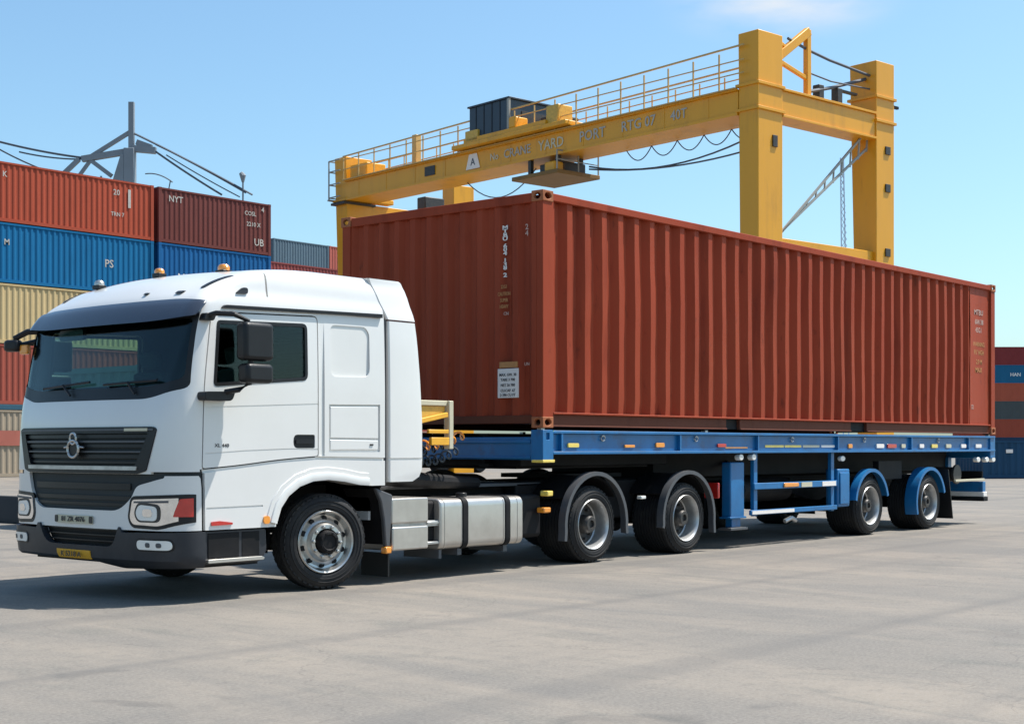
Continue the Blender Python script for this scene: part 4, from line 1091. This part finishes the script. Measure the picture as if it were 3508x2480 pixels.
# ------------------------------------------------------------------ gantry crane
GA = Vector((.1464, .9892, 0)); GE = Vector((.9892, -.1464, 0)); GZ = Vector((0, 0, 1)); GO = Vector((34.409, 15.774, 0))
crane = empty('gantry_crane', GO); crane.rotation_euler = (0, 0, math.atan2(GE.y, GE.x)); tag(crane, 'tall yellow gantry crane spanning behind the red container', 'crane')
# local axes: x = along the short end beam (GE), y = along the main girder (GA)
SP = 6.86; GL = 24.26
def leg(x, y, wx, wy, top, zb, name='leg', wxb=None, wyb=None):
    b = MB(); wxb = wxb or wx; wyb = wyb or wy
    x1 = x + wx; y1 = y + wy
    vs = [(x + (wx - wxb), y + (wy - wyb) * .0, 0), (x1, y, 0), (x1, y + wyb, 0), (x + (wx - wxb), y + wyb, 0), (x, y, top), (x1, y, top), (x1, y1, top), (x, y1, top)]
    b.add(vs, [(0, 3, 2, 1), (4, 5, 6, 7), (0, 1, 5, 4), (1, 2, 6, 5), (2, 3, 7, 6), (3, 0, 4, 7)])
    return b.build(name, 'ylw', crane, .03)
l1 = leg(0, 0, 1.33, .88, 15.5, 0, wyb=.72)
l2 = leg(SP, 0, 1.15, 1.19, 15.63, 0, wyb=.80)
l3 = leg(0, GL, 1.5, .9, 14.75, 0, wxb=1.1, wyb=.8)
l4 = leg(SP - .4, GL, 1.3, .9, 14.2, 0)
for L_, (x, y, wx, wy, zs) in zip((l1, l2, l3), ((0, 0, 1.33, .88, (13.65, 12.80)), (SP, 0, 1.15, 1.19, (14.25, 13.35)), (0, GL, 1.5, .9, (12.7,)))):
    for z in zs:
        MB().box(x - .07, x + wx + .07, y - .07, y + wy + .07, z, z + .10).build('flange', 'ylw', L_, .01)
for z in (4.5, 8.4, 10.8, 12.2): MB().box(SP + .55, SP + .85, -.05, -.0, z, z + .3).build('bracket', 'hub', l2, .01)
MB().box(.75, 1.0, -.05, 0, 11.6, 12.0).build('bracket', 'hub', l1, .01)
MB().box(SP + 1.15, SP + 1.6, .1, .2, 14.05, 14.15).build('lamp_arm', 'chassis', l2)
for x, y in ((0, 0), (SP, 0), (0, GL), (SP - .4, GL)):
    bg = MB().box(x - 1.2, x + 2.4, y - .05, y + 1.0, .5, 1.25).build('bogie', 'ylw', crane, .03)
    for k in (-.7, 1.7):
        w = MB(); w.lathe([(.0, .25), (-.02, .45), (.1, .52), (.5, .52), (.62, .45), (.6, .25)], 24, (x + k + .2, y + .2, .52)); w.build('wheel', 'rubber', bg)
girder = MB().box(.0, 1.33, .88, GL, 12.80, 13.55).build('girder', 'ylw', crane, .02)
MB().box(-.06, 1.6, .88, GL, 12.70, 12.80).build('lower_flange', 'ylw', girder)
MB().box(-.10, 1.45, .88, GL, 13.55, 13.60).build('upper_flange', 'ylw', girder)
MB().box(.3, .36, 1, GL - .3, 13.60, 13.68).box(1.1, 1.16, 1, GL - .3, 13.60, 13.68).build_each('trolley_rail', 'chassis', girder)
# stiffeners
for i in range(11):
    y = 2.2 + i * 2.1; MB().box(-.012, .0, y, y + .06, 12.82, 13.54).build('stiffener', 'ylw', girder)
def gtext(t, size, m, y, z, **kw):
    return text('lettering', t, size, m, (-.022, y, z), (0, -1, 0), (0, 0, 1), girder, **kw)
gtext('40T', .5, 'fadeink', 3.6, 13.18); gtext('RTG 07', .54, 'fadeink', 5.6, 13.18); gtext('PORT', .56, 'fadeink', 8.0, 13.16); gtext('YARD', .56, 'cream', 10.3, 13.16); gtext('CRANE', .5, 'fadeink', 12.3, 13.16)
gtext('No', .4, 'cream', 13.7, 13.16)
sg = MB().prism([(14.6, 12.86), (15.5, 12.86), (15.3, 13.48), (14.8, 13.48)], 'u', -.035, -.015).build('sign', 'whiteink', girder)
text('lettering', 'A', .42, 'navy', (-.04, 15.05, 13.14), (0, -1, 0), (0, 0, 1), sg)
MB().prism([(17.6, 12.98), (18.3, 12.98), (18.3, 13.38), (17.6, 13.38)], 'u', -.035, -.015).build('sign', 'hub', girder)
# railing
rl = MB()
for z, r in ((14.95, .028), (14.55, .018), (14.1, .018)):
    rl.bar((-.15, .5, z + (.1 if z > 14.9 else 0)), (-.15, GL, z - (.25 if z > 14.9 else 0)), r * 2)
    rl.bar((1.55, .5, z - .1), (1.55, GL, z - .35), r * 2)
for i in range(20):
    y = 1.6 + i * 1.19; rl.bar((-.15, y, 13.6), (-.15, y, 14.9 - .25 * i / 20), .045); rl.bar((1.55, y, 13.6), (1.55, y, 14.6), .04)
rl.build('railing', 'rail', crane)
wk = MB().box(-.2, .0, .9, GL, 13.60, 13.64).box(1.45, 1.65, .9, GL, 13.60, 13.64).build_each('walkway', 'rail', crane)
# end beams
MB().box(1.33, SP, .05, .80, 12.78, 13.62).build('end_beam', 'ylw', crane, .02)
MB().box(1.33, SP, -.03, .88, 13.62, 13.70).box(1.33, SP, -.03, .88, 12.70, 12.78).build_each('beam_flange', 'ylw', crane, .008)
MB().box(1.5, SP - .4, GL + .1, GL + .75, 12.15, 12.65).build('end_beam', 'ylw', crane, .02)
MB().box(4.4, 5.6, GL - .35, GL + .3, 12.75, 13.35).build('drive_unit', 'hub', crane, .05)
MB().box(1.7, 2.6, GL - .25, GL + .3, 12.72, 12.95).build('motor', 'ylw', crane, .04)
MB().box(1.33, SP + .1, .15, .70, 8.0, 8.55).build('tie_beam', 'ylw', crane, .02)
MB().box(1.33, SP + .1, .05, .80, 7.93, 8.0).build('beam_flange', 'ylw', crane)
br = MB()
for o in (0, .36):
    br.bar((1.35, .35, 8.7 + o * .2 - .2), (SP - .05 + (-o * .2), .35, 13.1 - o * 2.0), .075)
br.build_each('brace', 'paleg', crane)
br2 = MB()
for k in range(22):
    t = k / 21; p = Vector((1.35, .35, 8.5)).lerp(Vector((SP - .05, .35, 13.1)), t); q = Vector((1.35, .35, 8.58)).lerp(Vector((SP - .13, .35, 12.26)), t)
    if k % 2: br2.bar(p, q, .05)
br2.build_each('ladder_rung', 'paleg', crane)
# open frame on top of the near leg
fr_ = MB()
fr_.bar((1.0, .3, 14.55), (3.15, .3, 16.05), .22, .30); fr_.bar((3.10, .3, 13.7), (3.10, .3, 16.1), .20, .22); fr_.bar((1.33, .3, 14.75), (3.1, .3, 14.35), .14)
fr_.bar((1.33, .3, 15.45), (2.0, .3, 15.2), .12)
fr_.build('top_frame', 'ylw', crane, .02)
cb = MB(); cb.tube([(2.0, .3, 15.6), (3.1, .3, 15.4), (4.4, .3, 15.25), (SP, .3, 15.1)], .05, 6); cb.tube([(3.1, .3, 14.6), (4.5, .3, 14.5), (SP, .3, 14.6)], .03, 6)
cb.tube([(3.1, .3, 13.9), (4.6, .4, 14.3), (SP, .5, 15.0)], .07, 6)
cb.build_each('cable', 'cable', crane)
MB().box(3.8, 4.1, .3, .6, 13.7, 14.3).box(4.9, 5.2, .3, .6, 13.7, 14.35).box(5.2, 6.2, .35, .5, 14.25, 14.35).build_each('sheave_block', 'hub', crane, .03)
# trolley
tr_ = MB().box(-.5, 2.3, 9.0, 15.9, 13.68, 13.86).build('trolley', 'ylw', crane, .03)
MB().box(-.42, 2.2, 10.2, 15.2, 13.86, 14.05).build('trolley_base', 'ylw', tr_, .02)
house = MB().box(-.3, 2.45, 12.5, 14.95, 14.05, 15.30).build('machinery_house', 'navy', tr_, .02)
MB().box(-.36, 2.52, 12.42, 15.03, 15.30, 15.37).build('roof', 'navy', house, .01)
MB().box(-.34, -.24, 12.44, 12.56, 14.05, 15.30).build('corner_post', 'paleg', house)
for i in range(4): MB().box(-.315, -.30, 13.0 + i * .5, 13.03 + i * .5, 14.1, 15.3).build('panel_joint', 'chassis', house)
MB().box(.4, 1.9, 12.47, 12.5, 14.3, 14.9).build('louvre', 'hub', house)
MB().box(-.3, .5, 9.6, 10.3, 13.86, 14.6).build('motor_box', 'yrust', tr_, .05)
MB().box(-.4, .3, 12.0, 12.4, 14.05, 14.5).build('winch_drum', 'ylw', tr_, .05)
MB().box(.6, 1.8, 10.6, 11.6, 14.05, 14.5).build('gearbox', 'hub', tr_, .05)
MB().box(-.42, -.1, 14.3, 15.1, 13.9, 14.35).build('control_box', 'yrust', tr_, .03)
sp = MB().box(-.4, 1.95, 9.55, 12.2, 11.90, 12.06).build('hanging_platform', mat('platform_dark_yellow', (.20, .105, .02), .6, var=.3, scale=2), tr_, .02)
MB().box(.2, 1.5, 9.9, 11.2, 12.06, 12.5).build('hoist_block', 'hub', sp, .05)
MB().box(-.2, .4, 9.9, 10.5, 12.06, 12.45).build('cable_drum', 'ylw', sp, .06)
hp = MB()
for x in (0.1, 1.3):
    for y in (10.0, 11.6): hp.bar((x, y, 12.06), (x, y, 13.7), .16)
hp.build_each('hanger', 'hub', sp)
hr2 = MB()
for x in (-.35, .8, 1.9): hr2.bar((x, 9.6, 12.06), (x, 9.6, 12.8), .045)
hr2.bar((-.35, 9.6, 12.8), (1.9, 9.6, 12.8), .045); hr2.bar((-.35, 9.6, 12.45), (1.9, 9.6, 12.45), .035)
hr2.build('platform_railing', 'paleg', sp)
# festoon cables under the girder
fc = MB()
def sag(p0, p1, s, n=12): return [Vector(p0).lerp(Vector(p1), k / n) - Vector((0, 0, s * 4 * (k / n) * (1 - k / n))) for k in range(n + 1)]
fc.tube(sag((1.2, .9, 12.3), (1.2, 9.4, 12.3), .55), .035, 5); fc.tube(sag((1.2, .9, 11.8), (1.2, 9.4, 12.2), .3), .035, 5)
for i in range(5): fc.tube(sag((1.35, 1.0 + i * 1.3, 12.65), (1.35, 2.3 + i * 1.3, 12.65), .45), .022, 5)
fc.tube(sag((1.3, 12.6, 12.7), (1.3, 17, 12.7), .9), .025, 5)
fc.build_each('festoon_cable', 'cable', crane)
MB().box(.5, .8, 19.6, 19.9, 13.6, 15.1).build('mast', 'rail', crane, .02)
cg = MB()
for z in (12.9, 13.5, 14.1, 14.6): cg.bar((-.25, GL + 1.0, z), (-.25, GL + .1, z), .05); cg.bar((-.25, GL + 1.0, z), (.9, GL + 1.0, z), .05)
cg.bar((-.25, GL + 1.0, 12.8), (-.25, GL + 1.0, 14.6), .05); cg.box(-.3, 1.0, GL + .9, GL + 1.05, 12.75, 12.82)
cg.build('ladder_cage', 'paleg', crane)
MB().box(-.15, 1.65, GL - .1, GL + 1.0, 12.55, 12.66).build('end_platform', 'hub', crane, .01)
MB().box(.1, 1.2, GL - 1.5, GL - .2, 13.7, 14.3).build('end_box', 'ylw', crane, .05)

# ------------------------------------------------------------------ harbour crane behind the left stack
hc = empty('harbour_crane', (74.75, 107.6, 0)); hc.rotation_euler = (0, 0, R(-50)); tag(hc, 'grey harbour crane with mast and stay cables rising behind the left stack', 'crane')
# local x = to the picture's right, y = away
MB().box(-.95, .05, -.5, .5, 0, 29.6).build('tower', 'cgrey', hc, .05)
MB().add([(-2.6, -.5, 24.5), (-.95, -.5, 24.5), (-.95, -.5, 29.0), (-1.2, -.5, 29.0), (-2.6, .5, 24.5), (-.95, .5, 24.5), (-.95, .5, 29.0), (-1.2, .5, 29.0)],
         [(0, 1, 2, 3), (7, 6, 5, 4), (0, 4, 5, 1), (1, 5, 6, 2), (2, 6, 7, 3), (3, 7, 4, 0)]).build('tower_web', 'cgrey', hc)
MB().box(-.55, -.05, -.25, .25, 29.6, 34.0).build('mast', 'cgrey', hc)
st2 = MB(); st2.bar((-.4, 0, 31.2), (-4.4, 0, 28.7), .35); st2.bar((-.2, 0, 29.4), (-5.0, 0, 28.6), .55); st2.bar((-5.3, 0, 28.6), (-7.6, 0, 26.4), .4); st2.bar((-4.2, 0, 28.5), (-2.2, 0, 27.0), .4); st2.bar((-4.2, 0, 28.5), (-5.3, 0, 27.0), .3)
for x in (-5.2, -4.2, -3.2): st2.bar((x, 0, 24), (x, 0, 27), .16)
st2.bar((-.2, 0, 29.6), (2.0, 0, 29.4), .6); st2.bar((.2, 0, 30.2), (1.6, 0, 29.7), .5)
st2.build('jib_frame', 'cgrey', hc)
cb2 = MB()
cb2.tube(sag((-.4, 0, 31.2), (10.6, 0, 25.4), -.15), .10, 5); cb2.tube(sag((1.6, 0, 29.6), (8.3, 0, 25.2), .1), .10, 5); cb2.tube(sag((2.0, 0, 30.0), (11.2, 0, 25.2), -.1), .09, 5); cb2.tube(sag((3.0, 0, 29.0), (10, 0, 25), .1), .06, 5)
cb2.tube(sag((-4.6, 0, 28.7), (-15.5, 0, 31.0), .25), .11, 5); cb2.tube(sag((-7, 0, 27), (-15.5, 0, 31.1), .35), .08, 5); cb2.tube(sag((-4.6, 0, 28.6), (-11, 0, 29.3), .2), .08, 5)
cb2.tube(sag((1.0, 0, 27.2), (3.6, 0, 26.4), -.3), .06, 5); cb2.tube(sag((3.0, 0, 24.5), (3.4, 0, 26.6), 0), .06, 5)
cb2.build_each('stay_cable', 'cable', hc)
MB().tube([(10.3, 0, 26.4), (10.3, 0, 27.0), (10.1, 0, 27.3)], [.12, .3, .2], 8).bar((10.3, 0, 24.0), (10.3, 0, 26.4), .14).build('signal_light', 'cgrey', hc)
# thin distant jib seen between the gantry legs
jb = empty('distant_crane', (264.0, 131.0, 0)); jb.rotation_euler = (0, 0, R(-50)); tag(jb, 'faint thin distant crane between the two yellow gantry legs', 'crane')
j = MB()
for k in range(22):
    z0 = 30 + k * 1.35; w = .55 - .012 * k; x = -.9 * (k / 21)
    j.bar((x - w, 0, z0), (x + w, 0, z0 + 1.35), .12); j.bar((x + w, 0, z0), (x - w, 0, z0 + 1.35), .12)
j.bar((-.55, 0, 0), (-1.2, 0, 60), .22); j.bar((.55, 0, 0), (-.6, 0, 60), .22)
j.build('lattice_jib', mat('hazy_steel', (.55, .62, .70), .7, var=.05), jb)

# ------------------------------------------------------------------ ground
def ground_mat():
    m = bpy.data.materials.new('yard_concrete'); m.use_nodes = True; nt = m.node_tree; N = nt.nodes; L = nt.links; b = N['Principled BSDF']
    tc = N.new('ShaderNodeTexCoord')
    def noise(scale, detail=8, rough=.6, stretch=(1, 1, 1), rot=0., dist=0.):
        mp = N.new('ShaderNodeMapping'); mp.inputs['Scale'].default_value = stretch; mp.inputs['Rotation'].default_value = (0, 0, rot)
        L.new(tc.outputs['Object'], mp.inputs[0])
        n = N.new('ShaderNodeTexNoise'); n.inputs['Scale'].default_value = scale; n.inputs['Detail'].default_value = detail; n.inputs['Roughness'].default_value = rough; n.inputs['Distortion'].default_value = dist
        L.new(mp.outputs[0], n.inputs['Vector']); return n.outputs['Fac']
    def ramp(fac, lo, hi, a=0., c=1.):
        r = N.new('ShaderNodeMapRange'); r.inputs[1].default_value = lo; r.inputs[2].default_value = hi; r.inputs[3].default_value = a; r.inputs[4].default_value = c
        L.new(fac, r.inputs[0]); return r.outputs[0]
    def mix(f, a, c):
        k = N.new('ShaderNodeMix'); k.data_type = 'RGBA'; L.new(f, k.inputs[0])
        for s, x in ((6, a), (7, c)):
            if isinstance(x, tuple): k.inputs[s].default_value = (*x, 1)
            else: L.new(x, k.inputs[s])
        return k.outputs[2]
    c = mix(ramp(noise(.16, 6), .35, .65), (.176, .155, .132), (.138, .128, .117))                # broad warm and cool patches
    c = mix(ramp(noise(.9, 9, .65, (1, .28, 1), R(-50), .6), .42, .72, 0, .9), c, (.262, .220, .176))  # pale scuffed streaks across the yard
    c = mix(ramp(noise(1.6, 9, .7, (1, .3, 1), R(-35), .8), .54, .74, 0, .85), c, (.088, .091, .083))     # darker worn streaks
    c = mix(ramp(noise(7, 6, .7), .5, .75, 0, .55), c, (.10, .094, .087))
    c = mix(ramp(noise(45, 3, .6), .35, .7, 0, .45), c, (.30, .275, .24))                          # aggregate
    c = mix(ramp(noise(.5, 4, .5, (1, 1, 1), 0, 2.), .66, .72, 0, .35), c, (.085, .08, .076))      # oil stains
    # tyre tracks along the yard
    wv = N.new('ShaderNodeTexNoise'); mp = N.new('ShaderNodeMapping'); mp.inputs['Scale'].default_value = (.02, 1.1, 1); L.new(tc.outputs['Object'], mp.inputs[0]); L.new(mp.outputs[0], wv.inputs['Vector']); wv.inputs['Scale'].default_value = 1.2; wv.inputs['Detail'].default_value = 5
    c = mix(ramp(wv.outputs['Fac'], .52, 0.64, 0, .42), c, (.108, .104, .10))
    vo = N.new('ShaderNodeTexVoronoi'); vo.feature = 'DISTANCE_TO_EDGE'; vo.inputs['Scale'].default_value = .23
    wn = N.new('ShaderNodeTexNoise'); wn.inputs['Scale'].default_value = 1.2; wn.inputs['Detail'].default_value = 6; L.new(tc.outputs['Object'], wn.inputs['Vector'])
    va = N.new('ShaderNodeVectorMath'); va.operation = 'ADD'; vs_ = N.new('ShaderNodeVectorMath'); vs_.operation = 'SCALE'; vs_.inputs['Scale'].default_value = 1.5
    L.new(wn.outputs['Color'], vs_.inputs[0]); L.new(tc.outputs['Object'], va.inputs[0]); L.new(vs_.outputs[0], va.inputs[1]); L.new(va.outputs[0], vo.inputs['Vector'])
    ck = ramp(vo.outputs['Distance'], .0, .003, .28, 0.)
    c = mix(ck, c, (.06, .056, .052))                                                         # hairline cracks
    L.new(c, b.inputs['Base Color']); b.inputs['Roughness'].default_value = .82; b.inputs['Specular IOR Level'].default_value = .3
    bp = N.new('ShaderNodeBump'); bp.inputs['Strength'].default_value = .35; bp.inputs['Distance'].default_value = .012
    ad = N.new('ShaderNodeMath'); ad.operation = 'ADD'; L.new(noise(60, 4, .7), ad.inputs[0]); L.new(noise(4, 8, .7, (1, .4, 1), R(-50)), ad.inputs[1])
    L.new(ad.outputs[0], bp.inputs['Height']); L.new(bp.outputs[0], b.inputs['Normal'])
    return m
M['ground'] = ground_mat()
g = MB().add([(-3000, -3000, 0), (3000, -3000, 0), (3000, 3000, 0), (-3000, 3000, 0)], [(0, 1, 2, 3)]).build('ground', 'ground'); tag(g, kind='structure')

# ------------------------------------------------------------------ sky, sun, camera
SD = Vector((.42, -.25, .875)).normalized()
W = bpy.data.worlds.new('World'); S.world = W; W.use_nodes = True; nt = W.node_tree; N = nt.nodes; L = nt.links
sk = N.new('ShaderNodeTexSky'); sk.sky_type = 'NISHITA'; sk.sun_disc = False
sk.sun_elevation = math.asin(SD.z); sk.sun_rotation = math.atan2(SD.x, SD.y); sk.altitude = 0; sk.air_density = 1.0; sk.dust_density = 1.5; sk.ozone_density = 1.6
bg = N['Background']; bg.inputs[1].default_value = .122
tc = N.new('ShaderNodeTexCoord'); mp = N.new('ShaderNodeMapping'); mp.inputs['Scale'].default_value = (5, 5, 16); L.new(tc.outputs['Generated'], mp.inputs[0])
nz = N.new('ShaderNodeTexNoise'); nz.inputs['Scale'].default_value = 2.6; nz.inputs['Detail'].default_value = 7; L.new(mp.outputs[0], nz.inputs['Vector'])
def cam_dir(x, y):
    f = 5042.; a = (x - 1754) / f; b = (1528 - y) / f; th = R(40.1016)
    return Vector((math.cos(th) + a * math.sin(th), math.sin(th) - a * math.cos(th), b)).normalized()
cdir = cam_dir(2690, -25)
s1 = N.new('ShaderNodeVectorMath'); s1.operation = 'SUBTRACT'; L.new(tc.outputs['Generated'], s1.inputs[0]); s1.inputs[1].default_value = cdir
s2 = N.new('ShaderNodeVectorMath'); s2.operation = 'MULTIPLY'; L.new(s1.outputs[0], s2.inputs[0]); s2.inputs[1].default_value = (1, 1, 2.6)
s3 = N.new('ShaderNodeVectorMath'); s3.operation = 'LENGTH'; L.new(s2.outputs[0], s3.inputs[0])
mr = N.new('ShaderNodeMapRange'); mr.inputs[1].default_value = .095; mr.inputs[2].default_value = .0; L.new(s3.outputs['Value'], mr.inputs[0]); mr.interpolation_type = 'SMOOTHSTEP'
m2 = N.new('ShaderNodeMapRange'); m2.inputs[1].default_value = .38; m2.inputs[2].default_value = .70; L.new(nz.outputs['Fac'], m2.inputs[0])
mu = N.new('ShaderNodeMath'); mu.operation = 'MULTIPLY'; L.new(mr.outputs[0], mu.inputs[0]); L.new(m2.outputs[0], mu.inputs[1])
mx = N.new('ShaderNodeMix'); mx.data_type = 'RGBA'; L.new(mu.outputs[0], mx.inputs[0]); L.new(sk.outputs[0], mx.inputs[6]); mx.inputs[7].default_value = (5.2, 5.3, 5.4, 1)
tn = N.new('ShaderNodeMix'); tn.data_type = 'RGBA'; tn.blend_type = 'MULTIPLY'; tn.inputs[0].default_value = 1; tn.inputs[7].default_value = (.88, 1.10, 1.13, 1); L.new(sk.outputs[0], tn.inputs[6]); L.new(tn.outputs[2], mx.inputs[6])
L.new(mx.outputs[2], bg.inputs[0])
sl = bpy.data.lights.new('sun', 'SUN'); sl.energy = 5.0; sl.angle = R(.55); sl.color = (1., .955, .89)
so = bpy.data.objects.new('sun', sl); COL.objects.link(so); so.rotation_euler = (-SD).to_track_quat('-Z', 'Y').to_euler(); so.location = (0, 0, 60)
cd = bpy.data.cameras.new('camera'); cd.sensor_width = 36; cd.lens = 36 * 5042 / 3508; cd.shift_y = (1528 - 1240) / 3508; cd.clip_end = 6000; cd.clip_start = .1
co = bpy.data.objects.new('camera', cd); COL.objects.link(co); co.location = (-9.224, -10.036, 1.33); co.rotation_euler = (R(90), 0, R(40.1016 - 90))
S.camera = co
S.view_settings.view_transform = 'Standard'; S.view_settings.look = 'None'; S.view_settings.exposure = 0.5; S.view_settings.gamma = 1.0
